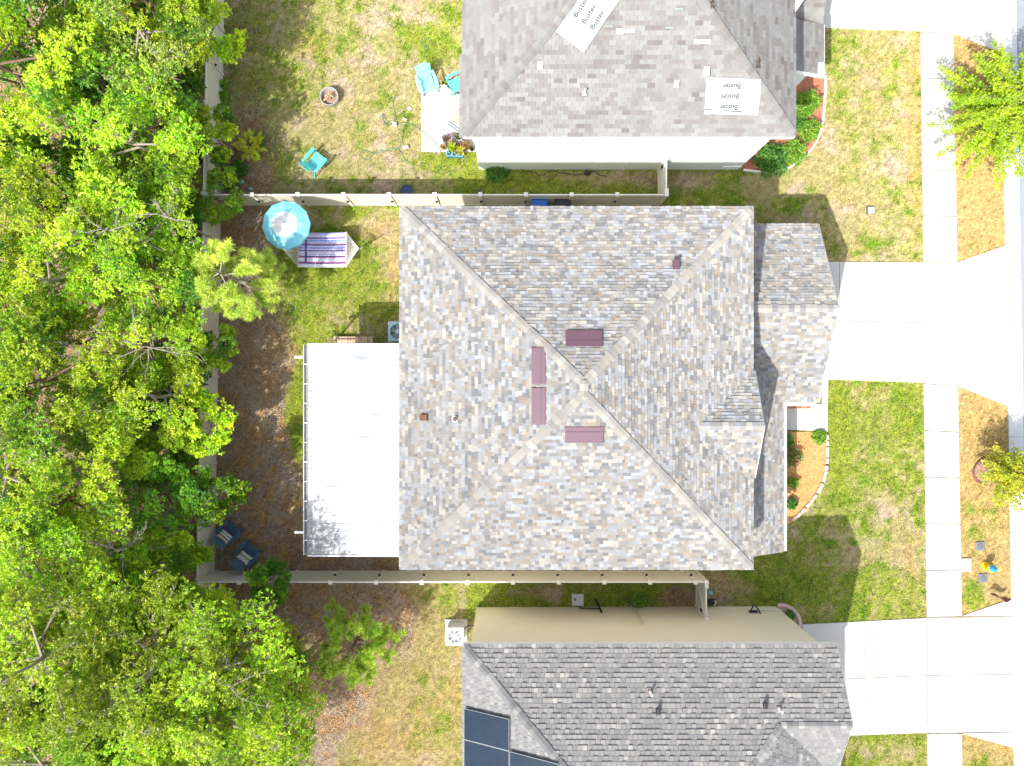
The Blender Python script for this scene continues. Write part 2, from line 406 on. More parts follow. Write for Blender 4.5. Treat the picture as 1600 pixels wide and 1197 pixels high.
dt = quadgrid((1200, -200), (1437, -200), (1437.3, 49.6), (1200, 41), 1, 1)
dt += [[(1437.9, -200), (1560, -200), (1566, 84), (1487.9, 51.6), (1437.9, 50.2)]]
slab('driveway', dt, M_conc)
db = quadgrid((1253, 975), (1448, 965), (1448.6, 1145), (1250, 1152), 2, 2)
db += quadgrid((1448.6, 964.6), (1580, 963.4), (1583, 1143), (1449.2, 1145), 1, 2) + [[(1502.3, 962.4), (1579.5, 936), (1579.9, 962.8)], [(1502.3, 1145.6), (1583, 1143.8), (1583.4, 1168)]]
slab('driveway', db, M_conc)
slab('path', [[(1190, 631), (1244, 631), (1244, 672), (1190, 671)], [(1244.5, 631), (1292.6, 631), (1293, 674), (1244.5, 672)], [(1285, 591), (1293.6, 591), (1293, 630.4), (1284, 630.4)]], M_conc, z=.038)
slab('patio', [[(658.5, 133), (745, 133), (745, 184), (658.5, 184)], [(658.5, 184.5), (745, 184.5), (745, 237.5), (658.5, 237.5)]], M_conc, z=.05)
# thin dark bedding under the joints
mb = MB()
for p in ([(1441, 45), (1486, 45), (1499, 1500), (1456, 1500)], [(1200, -190), (1565, -190), (1565, 60), (1487, 50), (1200, 38)], [(1180, 410), (1560, 412), (1560, 600), (1180, 586)], [(1255, 976), (1582, 966), (1582, 1143), (1255, 1149)]):
    mb.prism(P2(*p), -.05, .012)
tag(mb.build('paving_base', M_joint), kind='structure')
def kx(y): return 1564 + y * .0172
kb = []
yy = -400
while yy < 1700:
    y2 = yy + 57; kb.append([(kx(yy), yy), (kx(yy) + 24, yy), (kx(y2) + 24, y2 - .6), (kx(y2), y2 - .6)]); yy = y2
mb = MB()
for p in kb:
    q = P2(*p); zz = [.04, -.0, -.0, .04]
    n = mb.add([(q[i][0], q[i][1], zz[i]) for i in range(4)] + [(q[i][0], q[i][1], -.12) for i in range(4)],
               [(3, 2, 1, 0), (0, 1, 5, 4), (1, 2, 6, 5), (2, 3, 7, 6), (3, 0, 4, 7)])
HARD += kb
tag(mb.build('kerb', M_gutterc), kind='structure')
mb = MB(); mb.prism(P2((kx(-4000) + 24.3, -4000), (kx(-4000) + 300, -4000), (kx(6000) + 300, 6000), (kx(6000) + 24.3, 6000)), -.1, .008)
tag(mb.build('road', M_road), kind='structure')
HARD.append([(kx(-4000) + 24, -4000), (kx(-4000) + 300, -4000), (kx(6000) + 300, 6000), (kx(6000) + 24, 6000)])

def inpoly(px, py, poly):
    r = np.zeros(px.shape, bool); n = len(poly)
    for i in range(n):
        x1, y1 = poly[i]; x2, y2 = poly[(i + 1) % n]
        if y1 == y2: continue
        r ^= ((y1 > py) != (y2 > py)) & (px < (x2 - x1) * (py - y1) / (y2 - y1) + x1)
    return r

# ------------------------------------------------------------------ shingle roofs
def clip(poly, axis_, val, keep_gt):
    out = []; n = len(poly)
    for i in range(n):
        a, b = poly[i], poly[(i + 1) % n]
        ia = (a[axis_] >= val) if keep_gt else (a[axis_] <= val); ib = (b[axis_] >= val) if keep_gt else (b[axis_] <= val)
        if ia: out.append(a)
        if ia != ib:
            t = (val - a[axis_]) / (b[axis_] - a[axis_]); out.append(tuple(a[k] + (b[k] - a[k]) * t for k in (0, 1)))
    return out
class Facet:
    def __init__(s, O, N, slope):
        s.O = Vector(O); s.N = Vector((N[0], N[1], 0)).normalized(); s.s = slope; s.q = math.sqrt(1 + slope * slope)
        s.U = Vector((s.N.y, -s.N.x, 0)); s.V = (s.N + Vector((0, 0, slope))) / s.q; s.n = (Vector((0, 0, 1)) - s.N * slope) / s.q
        s.plane = (slope * s.N.x, slope * s.N.y, s.O.z - slope * (s.N.x * s.O.x + s.N.y * s.O.y))
    def uv(s, p): d = Vector((p[0] - s.O.x, p[1] - s.O.y, 0)); return (d.dot(s.U), d.dot(s.N) * s.q)
    def at(s, u, v, h=0): return s.O + s.U * u + s.V * v + s.n * h
    def pt(s, x, y, h=0): u, v = s.uv((x, y)); return s.at(u, v, h)
def shingle(mb, fc, polys, course, wlo, whi, pal, wts, seed, t0=.012, t1=.03, pthick=.5, runs=.0, flat=False):
    for poly in polys:
        P = [fc.uv(p) for p in poly]
        mb.cur = pal[0]
        # deck
        mb.face([fc.at(u, v, -.012) for u, v in (P if poly_area(P) > 0 else P[::-1])])
        us = [p[0] for p in P]; vs = [p[1] for p in P]
        j0 = int(math.floor(min(vs) / course)); j1 = int(math.ceil(max(vs) / course))
        for j in range(j0, j1):
            rng = random.Random(seed * 10007 + j)
            v0 = j * course; v1 = v0 + course
            rowp = clip(clip(P, 1, v0, True), 1, v1, False)
            if len(rowp) < 3: continue
            ru0 = min(p[0] for p in rowp); ru1 = max(p[0] for p in rowp)
            u = -40.0 + rng.random() * .3 if not flat else -40 + (j % 2) * wlo / 2
            last = None
            while u < ru1:
                wd = rng.uniform(wlo, whi)
                if last is not None and rng.random() < runs: col = last
                else: col = rng.choices(pal, wts)[0]
                last = col; k = .93 + .14 * rng.random(); th = t1 if rng.random() < pthick else t0
                if u + wd > ru0:
                    q = clip(clip(rowp, 0, u + (.004 if flat else .0015), True), 0, u + wd - (.004 if flat else .0015), False)
                    if len(q) >= 3:
                        if poly_area(q) < 0: q = q[::-1]
                        mb.cur = (col[0] * k, col[1] * k, col[2] * k)
                        hh = lambda v: th + (.002 - th) * (v - v0) / course
                        mb.face([fc.at(a, b, hh(b)) for a, b in q])
                        e = [p for p in q if abs(p[1] - v0) < 1e-5]
                        if len(e) >= 2:
                            a0 = min(p[0] for p in e); a1 = max(p[0] for p in e)
                            mb.face([fc.at(a0, v0, -.004), fc.at(a1, v0, -.004), fc.at(a1, v0, th), fc.at(a0, v0, th)])
                u += wd
def poly_area(p):
    return sum(p[i][0] * p[(i + 1) % len(p)][1] - p[(i + 1) % len(p)][0] * p[i][1] for i in range(len(p))) / 2
def caps(par, A, B, f1, f2, pal, seed, half=.15, exp_=.2, lift=.03):
    mb = MB()
    """overlapping hip/ridge caps from A (low) to B (high) across planes f1,f2"""
    A = Vector(A); B = Vector(B); L = (B - A).length; d = (B - A) / L; rng = random.Random(seed)
    def side(f, g):
        p = f.n.cross(d).normalized()
        if p.dot(g.n) > 0: p = -p
        return p
    p1 = side(f1, f2); p2 = side(f2, f1); up = (f1.n + f2.n).normalized()
    s = 0.0
    while s < L - .05:
        c = rng.choice(pal); k = .9 + .2 * rng.random(); mb.cur = (c[0] * k, c[1] * k, c[2] * k)
        a = A + d * s; b = A + d * min(s + exp_ + .06, L)
        la, lb = up * (lift + .012), up * lift
        c0 = [a + la + p1 * half, a + la, a + la + p2 * half]; c1 = [b + lb + p1 * half, b + lb, b + lb + p2 * half]
        dn = -up * .02
        fs = [(0, 1, 4, 3), (1, 2, 5, 4), (0, 6, 7, 1), (1, 7, 8, 2), (0, 3, 9, 6), (2, 8, 10, 5)]
        mb.add(c0 + c1 + [q + dn for q in c0] + [c1[0] + dn, c1[2] + dn], fs)
        s += exp_
    mb.build('ridge_cap', M_shing, par)
PAL_M = [(0.286, 0.279, 0.266), (0.367, 0.353, 0.317), (0.286, 0.300, 0.319), (0.188, 0.194, 0.199), (0.268, 0.237, 0.206), (0.227, 0.228, 0.230), (0.335, 0.349, 0.367), (0.296, 0.266, 0.231)]
WT_M = [24, 15, 17, 13, 13, 16, 12, 8]
PAL_N = [(0.207, 0.204, 0.197), (0.180, 0.170, 0.166), (0.223, 0.224, 0.218), (0.154, 0.141, 0.138), (0.193, 0.181, 0.176)]
WT_N = [34, 16, 30, 7, 13]
PAL_S = [(0.232, 0.228, 0.222), (0.212, 0.209, 0.205), (0.252, 0.244, 0.234), (0.329, 0.315, 0.294)]
WT_S = [42, 32, 20, 5]
def fascia(mb, pts, z, hgt=.2, th=.03, closed=True, gut=True):
    n = len(pts)
    for i in range(n if closed else n - 1):
        a = Vector((*pts[i], z - hgt / 2)); b = Vector((*pts[(i + 1) % n], z - hgt / 2)); mb.bar(a, b, th, hgt)

# ================================================================== MAIN HOUSE
x0, x1, y0, y1, he, sl = -3.92, 8.40, -6.50, 6.15, 5.4, .43
hw = (x1 - x0) / 2; rx = x0 + hw; ra, rb = y1 - hw, y0 + hw; hr = he + sl * hw
house = thing('house', (rx, 0, 0), 'two-storey house with multicoloured tan and grey shingle hip roof, in the centre', 'house')
fW = Facet((x0, y1, he), (1, 0), sl); fE = Facet((x1, y0, he), (-1, 0), sl); fN = Facet((x1, y1, he), (0, -1), sl); fS = Facet((x0, y0, he), (0, 1), sl)
GRX = 8.40 - .93 / sl
fGS = Facet((8.43, -3.30, he), (0, 1), .5); fGN = Facet((8.43, .42, he), (0, -1), .5)
mb = MB(); CM = .122
kw = dict(course=CM, wlo=.08, whi=.22, pal=PAL_M, wts=WT_M, runs=.10)
shingle(mb, fW, [[(x0, y0), (x0, y1), (rx, ra), (rx, rb)]], seed=1, **kw)
shingle(mb, fE, [[(x1, y0), (x1, y1), (rx, ra), (rx, rb)]], seed=2, **kw)
shingle(mb, fN, [[(x0, y1), (x1, y1), (rx, ra)]], seed=3, **kw)
shingle(mb, fS, [[(x0, y0), (x1, y0), (rx, rb)]], seed=4, **kw)
main_roof = mb.build('roof', M_shing, house)
g = MB()
shingle(g, fGS, [[(8.45, -1.44), (GRX - .04, -1.44), (8.36, -3.30), (8.45, -3.30)]], seed=5, **kw)
shingle(g, fGN, [[(8.45, -1.44), (8.45, .42), (8.36, .42), (GRX - .04, -1.44)]], seed=6, **kw)
g.build('gable_roof', M_shing, house)
zg = 2.9; gy1, gys, gry = 6.11, -.74, 2.68; gx1 = 11.75
lN = Facet((gx1, gy1, zg), (0, -1), .5); lS = Facet((8, gys, zg), (0, 1), .5); lE = Facet((10.43, -6.48, zg), (-1, 0), .5)
g = MB()
shingle(g, lN, [[(8, gry), (gx1, gry), (gx1, gy1), (8, gy1)]], seed=7, **kw)
shingle(g, lS, [[(8, gry), (gx1, gry), (gx1, gys), (10.43, gys), (8, 1.69)]], seed=8, **kw)
shingle(g, lE, [[(8, 1.69), (10.43, gys), (10.43, -6.48), (8, -6.48)]], seed=9, **kw)
g.build('lower_roof', M_shing, house)
PC = [(0.310, 0.303, 0.284), (0.281, 0.276, 0.265), (0.345, 0.334, 0.311), (0.252, 0.250, 0.243), (0.315, 0.291, 0.262)]
g = MB(); I = .12
caps(house, (x0 + I, y1 - I, he + sl * I), (rx, ra, hr), fW, fN, PC, 1); caps(house, (x1 - I, y1 - I, he + sl * I), (rx, ra, hr), fN, fE, PC, 2)
caps(house, (x0 + I, y0 + I, he + sl * I), (rx, rb, hr), fW, fS, PC, 3); caps(house, (x1 - I, y0 + I, he + sl * I), (rx, rb, hr), fS, fE, PC, 4)
caps(house, (rx, rb - .1, hr), (rx, ra + .1, hr), fW, fE, PC, 5, lift=.045)
caps(house, (8.45, -1.44, he + .93), (GRX, -1.44, he + .93), fGS, fGN, PAL_M[:3] + [PAL_M[5]], 6); caps(house, (gx1, gry, zg + .5 * (gy1 - gry)), (8.02, gry, zg + .5 * (gy1 - gry)), lN, lS, PAL_M[:3] + [PAL_M[5]], 7)

g = MB()
fascia(g, [(x0 + .02, y0 + .02), (x1 - .02, y0 + .02), (x1 - .02, y1 - .02), (x0 + .02, y1 - .02)], he - .03)
fascia(g, [(8.02, gy1 - .02), (gx1 - .02, gy1 - .02)], zg - .03, closed=False)
for ya in (gy1, gys): g.bar((gx1 - .02, ya, zg - .12), (gx1 - .02, gry, zg + .5 * (gy1 - gry) - .12), .03, .2, up=(1, 0, 0))
for ya in (-3.3, .42): g.bar((8.42, ya, he - .12), (8.42, -1.44, he + .93 - .12), .03, .2, up=(1, 0, 0))
g.build('fascia', M_white, house)
g = MB()   # soffit boards
g.prism([(x0 + .04, y0 + .04), (x1 - .04, y0 + .04), (x1 - .04, y1 - .04), (x0 + .04, y1 - .04)], he - .23, he - .2)
g.prism([(8.0, gys + .04), (gx1 - .04, gys + .04), (gx1 - .04, gy1 - .04), (8.0, gy1 - .04)], zg - .23, zg - .2); g.prism([(8.0, -6.4), (10.4, -6.4), (10.4, gys), (8.0, gys)], zg - .23, zg - .2)
g.build('soffit', M_white, house)
g = MB(); g.prism([(-3.5, -6.1), (8.0, -6.1), (8.0, 5.75), (-3.5, 5.75)], 0, he - .23)
g.prism([(8.003, -.35), (11.35, -.35), (11.35, 5.75), (8.003, 5.75)], 0, zg - .23); g.prism([(8.003, -6.1), (9.9, -6.1), (9.9, -2.6), (8.003, -2.6)], 0, zg - .23)
for s_ in (1,):
    P = [(11.3, gys + .4, zg), (11.3, gy1 - .4, zg), (11.3, gry, zg + .5 * (gy1 - gry) - .22)]
    g.add(P + [(11.2, p[1], p[2]) for p in P], [(0, 1, 2), (5, 4, 3), (0, 3, 4, 1), (1, 4, 5, 2), (2, 5, 3, 0)])
    P = [(8.2, -3.2, he), (8.2, .3, he), (8.2, -1.44, he + .82)]
    g.add(P + [(8.1, p[1], p[2]) for p in P], [(0, 1, 2), (5, 4, 3), (0, 3, 4, 1), (1, 4, 5, 2), (2, 5, 3, 0)])
P = [(9.9, -6.12, zg - .22), (8.0, -6.12, zg - .22), (8.0, -6.12, zg + .95)]
g.add(P + [(p[0], -6.0, p[2]) for p in P], [(0, 2, 1), (3, 4, 5), (0, 1, 4, 3), (1, 2, 5, 4), (2, 0, 3, 5)])
P = [(8.0, 5.78, zg - .22), (8.0, 5.6, zg - .22)]
g.build('wall', M_wallM, house)
g = MB(); g.box((11.37, 2.7, 1.1), (.05, 4.9, 2.2)); 
for k in range(1, 4): g.box((11.4, 2.7, .55 * k), (.02, 4.9, .03))
g.build('garage_door', M_white, house, bevel=.005)
g = MB(); g.box((9.35, -1.9, 1.05), (.06, .95, 2.1)); d_ = g.build('door', M_maroon, house)
g = MB(); g.ball((9.42, -1.55, 1.0), .035); g.build('handle', M_metal, d_)
# gutters of the lower roof
def gutter(mb, a, b, wd=.12, hg=.1, out=(1, 0)):
    a = Vector(a); b = Vector(b); o = Vector((out[0], out[1], 0)).normalized()
    z = Vector((0, 0, 1)); t = .006
    mb.bar(a + o * wd / 2 - z * hg, b + o * wd / 2 - z * hg, wd, t)
    mb.bar(a + o * wd - z * hg / 2, b + o * wd - z * hg / 2, .012, hg); mb.bar(a + o * .004 - z * hg / 2, b + o * .004 - z * hg / 2, t, hg)
    L = (b - a).length; d = (b - a) / L
    for k in range(1, int(L / .75) + 1): p = a + d * k * .75; mb.bar(p + o * .0, p + o * wd, .025, .008)
g = MB(); gutter(g, (10.44, -6.45, zg + .0), (10.44, gys - .1, zg + .0), wd=.09); g.build('gutter', M_alum, house)
g = MB(); gutter(g, (10.5, gys - .01, zg), (gx1 - .05, gys - .01, zg), out=(0, -1)); g.build('gutter', M_alum, house)
# maroon ridge vents: frames on the hip planes
def slantvent(pcs, fc, name='ridge_vent'):
    pts = [onplane(a, b, fc.plane, .0) for a, b in pcs]
    uv = [fc.uv(p) for p in pts]; u0 = min(p[0] for p in uv); u1 = max(p[0] for p in uv); v0 = min(p[1] for p in uv); v1 = max(p[1] for p in uv)
    g = MB(); H = .09
    A = [fc.at(u0, v0, .02), fc.at(u1, v0, .02), fc.at(u1, v1, .02), fc.at(u0, v1, .02), fc.at(u0, v0, H), fc.at(u1, v0, H), fc.at(u1, v1, .035), fc.at(u0, v1, .035)]
    g.add(A, [(0, 1, 5, 4), (1, 2, 6, 5), (2, 3, 7, 6), (3, 0, 4, 7), (4, 5, 6, 7)])
    e_ = .018; g.add([fc.at(u0 - e_, v0 - e_, .034), fc.at(u1 + e_, v0 - e_, .034), fc.at(u1 + e_, v1 + e_, .034), fc.at(u0 - e_, v1 + e_, .034)], [(0, 1, 2, 3)])
    m = v0 + (v1 - v0) * .66
    g.add([fc.at(u0 - .01, m, .072), fc.at(u1 + .01, m, .072), fc.at(u1 + .01, m + .03, .068), fc.at(u0 - .01, m + .03, .068)], [(0, 1, 2, 3)])
    o = g.build(name, M_maroon, house, bevel=.01); return o
slantvent([(884, 518), (942, 541)], fN); slantvent([(832, 543), (852, 600)], fW); slantvent([(832, 606), (852, 663)], fW); slantvent([(884, 667), (942, 690)], fS)
def flashing(px, py, fc, par, s=.3, mat=M_metal):
    p = onplane(px, py, fc.plane); u, v = fc.uv(p); g = MB()
    g.add([fc.at(u - s / 2, v - s / 2, .03), fc.at(u + s / 2, v - s / 2, .03), fc.at(u + s / 2, v + s / 2, .034), fc.at(u - s / 2, v + s / 2, .034), fc.at(u - s / 2, v - s / 2, 0), fc.at(u + s / 2, v - s / 2, 0)], [(0, 1, 2, 3), (4, 5, 1, 0)])
    return u, v, g
def pipevent(px, py, fc, par, mat=M_metal, r=.045, h=.38, name='vent_pipe', base=M_metal, bs=.24):
    u, v, g = flashing(px, py, fc, par, bs); b = fc.at(u, v, 0)
    fo = g.build('flashing', base, par)
    g = MB(); g.tube([b, b + Vector((0, 0, h))], r, 10); g.lathe([(r * 1.9, -.02), (r * 1.2, .1)], b, 10); return g.build(name, mat, par, smooth=True)
def boxvent(px, py, fc, par, mat, w_=.26, d_=.26, h=.14, name='roof_vent', hood=True):
    p = onplane(px, py, fc.plane); u, v = fc.uv(p); g = MB()
    a, b, c, d = (u - w_ / 2, v - d_ / 2), (u + w_ / 2, v - d_ / 2), (u + w_ / 2, v + d_ / 2), (u - w_ / 2, v + d_ / 2)
    V = [fc.at(*q, 0) for q in (a, b, c, d)] + [fc.at(*a, h), fc.at(*b, h), fc.at(*c, h * .55), fc.at(*d, h * .55)]
    g.add(V, [(0, 1, 5, 4), (1, 2, 6, 5), (2, 3, 7, 6), (3, 0, 4, 7), (4, 5, 6, 7)])
    e = .015; V = [fc.at(u - w_ / 2 - e, v - d_ / 2 - e, .03), fc.at(u + w_ / 2 + e, v - d_ / 2 - e, .03), fc.at(u + w_ / 2 + e, v + d_ / 2 + e, .036), fc.at(u - w_ / 2 - e, v + d_ / 2 + e, .036)]
    g.add(V, [(0, 1, 2, 3)])
    return g.build(name, mat, par, bevel=.012)
tag(boxvent(1056, 415, fN, house, M_maroon, .2, .3, .18), 'small maroon hooded vent')
tag(boxvent(664, 652, fW, house, M_rust, .2, .26, .16), 'small rusty brown hooded vent')
pipevent(711, 655, fW, house, M_brownp, .05, .22, bs=.2, base=M_wallM)

# ------------------------------------------------------------------ lanai
lz = 2.9; ax0, ax1, ay0, ay1 = -7.83, -3.52, -6.60, 1.47
lan = thing('patio_cover', (-5.7, -2.6, 0), 'white flat aluminium patio cover with dirty streaks behind the central house', 'patio cover')
M_pan = bpy.data.materials.new('white_roof_panels'); M_pan.use_nodes = True; t = M_pan.node_tree; b = t.nodes['Principled BSDF']; b.inputs['Roughness'].default_value = .4
tc = t.nodes.new('ShaderNodeTexCoord'); mp = t.nodes.new('ShaderNodeMapping'); mp.inputs['Scale'].default_value = (.8, 9, 1); t.links.new(tc.outputs['Object'], mp.inputs[0])
n1 = t.nodes.new('ShaderNodeTexNoise'); n1.inputs['Scale'].default_value = 1.6; n1.inputs['Detail'].default_value = 8; n1.inputs['Roughness'].default_value = .7; t.links.new(mp.outputs[0], n1.inputs[0])
n2 = t.nodes.new('ShaderNodeTexNoise'); n2.inputs['Scale'].default_value = .55; n2.inputs['Detail'].default_value = 4; t.links.new(tc.outputs['Object'], n2.inputs[0])
at = t.nodes.new('ShaderNodeAttribute'); at.attribute_name = 'Col'
md = t.nodes.new('ShaderNodeMath'); md.operation = 'MULTIPLY_ADD'; t.links.new(at.outputs['Fac'], md.inputs[0]); md.inputs[1].default_value = .40; t.links.new(n1.outputs[0], md.inputs[2])
cr = t.nodes.new('ShaderNodeValToRGB'); cr.color_ramp.elements[0].position = .54; cr.color_ramp.elements[0].color = (.395, .40, .405, 1); cr.color_ramp.elements[1].position = .86; cr.color_ramp.elements[1].color = (.14, .16, .18, 1)
e = cr.color_ramp.elements.new(.68); e.color = (.26, .28, .30, 1)
t.links.new(md.outputs[0], cr.inputs[0]); t.links.new(cr.outputs[0], b.inputs['Base Color'])
# corrugated pan panels, dirt weight as vertex attribute
g = MB(); N_ = 27; pw = (ay1 - ay0) / N_; XS = 24
def dirt(x, y):
    p = math.exp(-((x + 7.2) / 1.2) ** 2 - ((y + 6.0) / 1.0) ** 2) * .62 + math.exp(-((x + 7.8) / .14) ** 2) * .35 * (1 if y < .5 else .3)
    for (qx, qy, sx) in ((-5.6, -.45, .7), (-5.7, .95, .5), (-5.5, -2.05, .6), (-6.9, -2.85, .8), (-6.9, -4.0, .6), (-4.9, -4.85, 1.0), (-5.0, -3.3, .8), (-5.2, -1.2, .5)):
        p += .5 * math.exp(-((x - qx) / sx) ** 2 - ((y - qy) / .06) ** 2)
    return min(p, 1)
for i in range(N_):
    ya = ay0 + i * pw; yb = ya + pw
    prof = [(ya, .014), (ya + .02, .014), (ya + .025, 0), ((ya + yb) / 2, 0), (yb - .002, 0), (yb, .014)]
    for k in range(XS):
        xa = ax0 + (ax1 - ax0) * k / XS; xb = ax0 + (ax1 - ax0) * (k + 1) / XS
        for m in range(5):
            d = dirt((xa + xb) / 2, (prof[m][0] + prof[m + 1][0]) / 2); g.cur = (d, d, d)
            za, zb = lz + .02 * (xa - ax0), lz + .02 * (xb - ax0)
            g.face([(xa, prof[m][0], za + prof[m][1]), (xb, prof[m][0], zb + prof[m][1]), (xb, prof[m + 1][0], zb + prof[m + 1][1]), (xa, prof[m + 1][0], za + prof[m + 1][1])])
g.cur = (0, 0, 0); g.prism([(ax0, ay0), (ax1, ay0), (ax1, ay1), (ax0, ay1)], lz - .08, lz - .03)
g.build('roof', M_pan, lan)
for ye in (ay0 - .02, ay1 + .02): g = MB(); g.bar((ax0, ye, lz - .01), (ax1, ye, lz + .05), .04, .12); g.build('edge_trim', M_alum, lan)
g = MB(); gutter(g, (ax0 - .02, ay1, lz + .0), (ax0 - .02, ay0, lz + .0), wd=.15, hg=.11, out=(-1, 0)); g.build('gutter', M_alum, lan); gd = MB(); gd.cur = (.16, .145, .14); gd.box((ax0 - .09, (ay0 + ay1) / 2, lz - .098), (.125, ay1 - ay0 - .02, .012)); gd.build('gutter_channel', M_mulch, lan)
for pxy in ((470, 558), (469, 832)):
    p = W(*pxy, 2.8); g = MB(); g.box((ax0 - .34, p.y, 2.78), (.36, .09, .07)); g.box((ax0 - .5, p.y, 2.72), (.09, .09, .16)); g.build('downspout', M_alum, lan, bevel=.01)
g = MB()
for k in range(8):
    yv = ay0 + .05 + (ay1 - ay0 - .1) * k / 7; g.box((ax0 + .05, yv, 1.4), (.06, .06, 2.8))
g.box((ax0 + .05, (ay0 + ay1) / 2, .9), (.05, ay1 - ay0 - .2, .05))
for yv in (ay0 + .05, ay1 - .05):
    for k in range(1, 4): g.box((ax0 + .05 + k * 1.3, yv, 1.4), (.06, .06, 2.8))
    g.box((ax0 + 2.1, yv, .9), (4.1, .045, .05))
g.build('frame', M_alum, lan)
# small wooden step
mb = MB(); a = W(523, 526); b = W(584, 538); n = 14
for k in range(n):
    xx = a.x + (b.x - a.x) * (k + .5) / n; c = random.choice([(.42, .29, .2), (.47, .34, .24), (.38, .27, .2), (.5, .38, .29)]); mb.cur = c
    mb.box((xx, (a.y + b.y) / 2 - .1, .2), ((b.x - a.x) / n - .012, .5, .03))
st = thing('wooden_step', (a.x + .8, a.y, 0), 'small weathered wooden deck step beside the white patio cover', 'step'); mb.build('tread', M_wood, st)
mb = MB(); mb.cur = (.3, .2, .14)
for yv in (a.y - .06, a.y - .45): mb.box(((a.x + b.x) / 2, yv, .09), (1.5, .05, .18))
mb.build('frame', M_wood, st)

# ================================================================== NEIGHBOUR NORTH
nh = thing('house', (4, 14, 0), 'neighbouring house with faded pinkish tan shingle roof and white underlayment patches', 'house')
NX0, NX1, NY0, NY1, nhe = -1.74, 9.93, 8.60, 21.0, 5.3; NS = .5; nhw = (NX1 - NX0) / 2
nW = Facet((NX0, NY1, nhe), (1, 0), NS); nE = Facet((NX1, NY0, nhe), (-1, 0), NS); nS = Facet((NX0, NY0, nhe), (0, 1), NS); nN = Facet((NX1, NY1, nhe), (0, -1), NS)
cxm = NX0 + nhw; q0, q1 = NY0 + nhw, NY1 - nhw
g = MB(); kn = dict(course=.145, wlo=.25, whi=.255, pal=PAL_N, wts=WT_N, runs=.28, t0=.007, t1=.010, flat=True)
shingle(g, nS, [[(NX0, NY0), (NX1, NY0), (cxm, q0)]], seed=21, **kn)
shingle(g, nW, [[(NX0, NY0), (NX0, NY1), (cxm, q1), (cxm, q0)], [(NX0 - .11, NY0 + 0, ), (NX0, NY0), (NX0, W(0, 85, 5.3).y), (NX0 - .11, W(0, 85, 5.3).y)]], seed=22, **kn)
shingle(g, nE, [[(NX1, NY0), (NX1, NY1), (cxm, q1), (cxm, q0)]], seed=23, **kn)
shingle(g, nN, [[(NX0, NY1), (NX1, NY1), (cxm, q1)]], seed=24, **kn)
g.build('roof', M_shingb, nh)
g = MB(); pc = [PAL_N[0], PAL_N[2], PAL_N[4]]
caps(nh, (NX0 + .1, NY0 + .1, nhe + .05), (cxm, q0, nhe + NS * nhw), nW, nS, pc, 31); caps(nh, (NX1 - .1, NY0 + .1, nhe + .05), (cxm, q0, nhe + NS * nhw), nS, nE, pc, 32)
caps(nh, (cxm, q0, nhe + NS * nhw), (cxm, q1, nhe + NS * nhw), nW, nE, pc, 33)

g = MB(); fascia(g, [(NX0 + .02, NY0 + .02), (NX1 - .02, NY0 + .02), (NX1 - .02, NY1 - .02), (NX0 + .02, NY1 - .02)], nhe - .03); g.build('fascia', M_white, nh)
g = MB(); g.prism([(NX0 + .04, NY0 + .04), (NX1 - .04, NY0 + .04), (NX1 - .04, NY1 - .04), (NX0 + .04, NY1 - .04)], nhe - .23, nhe - .2); g.build('soffit', M_white, nh)
g = MB(); g.prism([(-1.41, 9.06), (9.6, 9.06), (9.6, 20.5), (-1.41, 20.5)], 0, nhe - .23); g.prism([(9.603, 12.1), (11.6, 12.1), (11.6, 18.5), (9.603, 18.5)], 0, 2.66)
g.build('wall', M_wallN, nh)
# lower front roof
fl = Facet((11.97, 11.78, 2.9), (-1, 0), .35)
g = MB(); shingle(g, fl, [[(11.97, 11.78), (11.97, 13.75), (9.6, 13.75), (9.6, 11.78)]], seed=25, **kn)
fg1 = Facet((12.1, 13.75, 2.9), (0, 1), .5); shingle(g, fg1, [[(9.6, 13.75), (11.93, 13.75), (11.75, 16.6), (9.6, 16.6)]], seed=26, **kn)
g.build('lower_roof', M_shingb, nh)
g = MB(); g.bar((9.6, 11.77, 2.9 + .35 * 2.37 - .08), (11.97, 11.77, 2.82), .03, .2); g.bar((11.98, 11.76, 2.8), (11.98, 13.75, 2.8), .03, .18); g.build('fascia', M_white, nh)
# triangular front gable soffit at the top edge
gf = W(1244, 17, 5.3); g = MB(); g.add([(9.9, gf.y - .05, 5.32), (10.7, gf.y + 1.2, 5.9), (9.9, gf.y + 1.2, 5.9), (9.9, gf.y - .05, 5.1), (10.7, gf.y + 1.2, 5.6), (9.9, gf.y + 1.2, 5.6)], [(0, 1, 2), (5, 4, 3), (0, 3, 4, 1), (1, 4, 5, 2), (2, 5, 3, 0)]); g.build('gable_trim', M_white, nh)
M_under = pm('white_underlayment', (.46, .475, .49), .5, .03, 1.5, 10, bump=.3, bscale=3)
def patch(pcs, fc, name, label, par, lift=.035, mat=M_under):
    g = MB(); pts = [onplane(a, b, fc.plane, lift + .01) for a, b in pcs]; low = [p - fc.n * .02 for p in pts]; n = len(pts)
    if poly_area([(p.x, p.y) for p in pts]) < 0: pts = pts[::-1]; low = low[::-1]
    g.add(pts + low, [tuple(range(n))] + [(i, n + i, n + (i + 1) % n, (i + 1) % n) for i in range(n)])
    o = g.build(name, mat, par); tag(o, label); return o
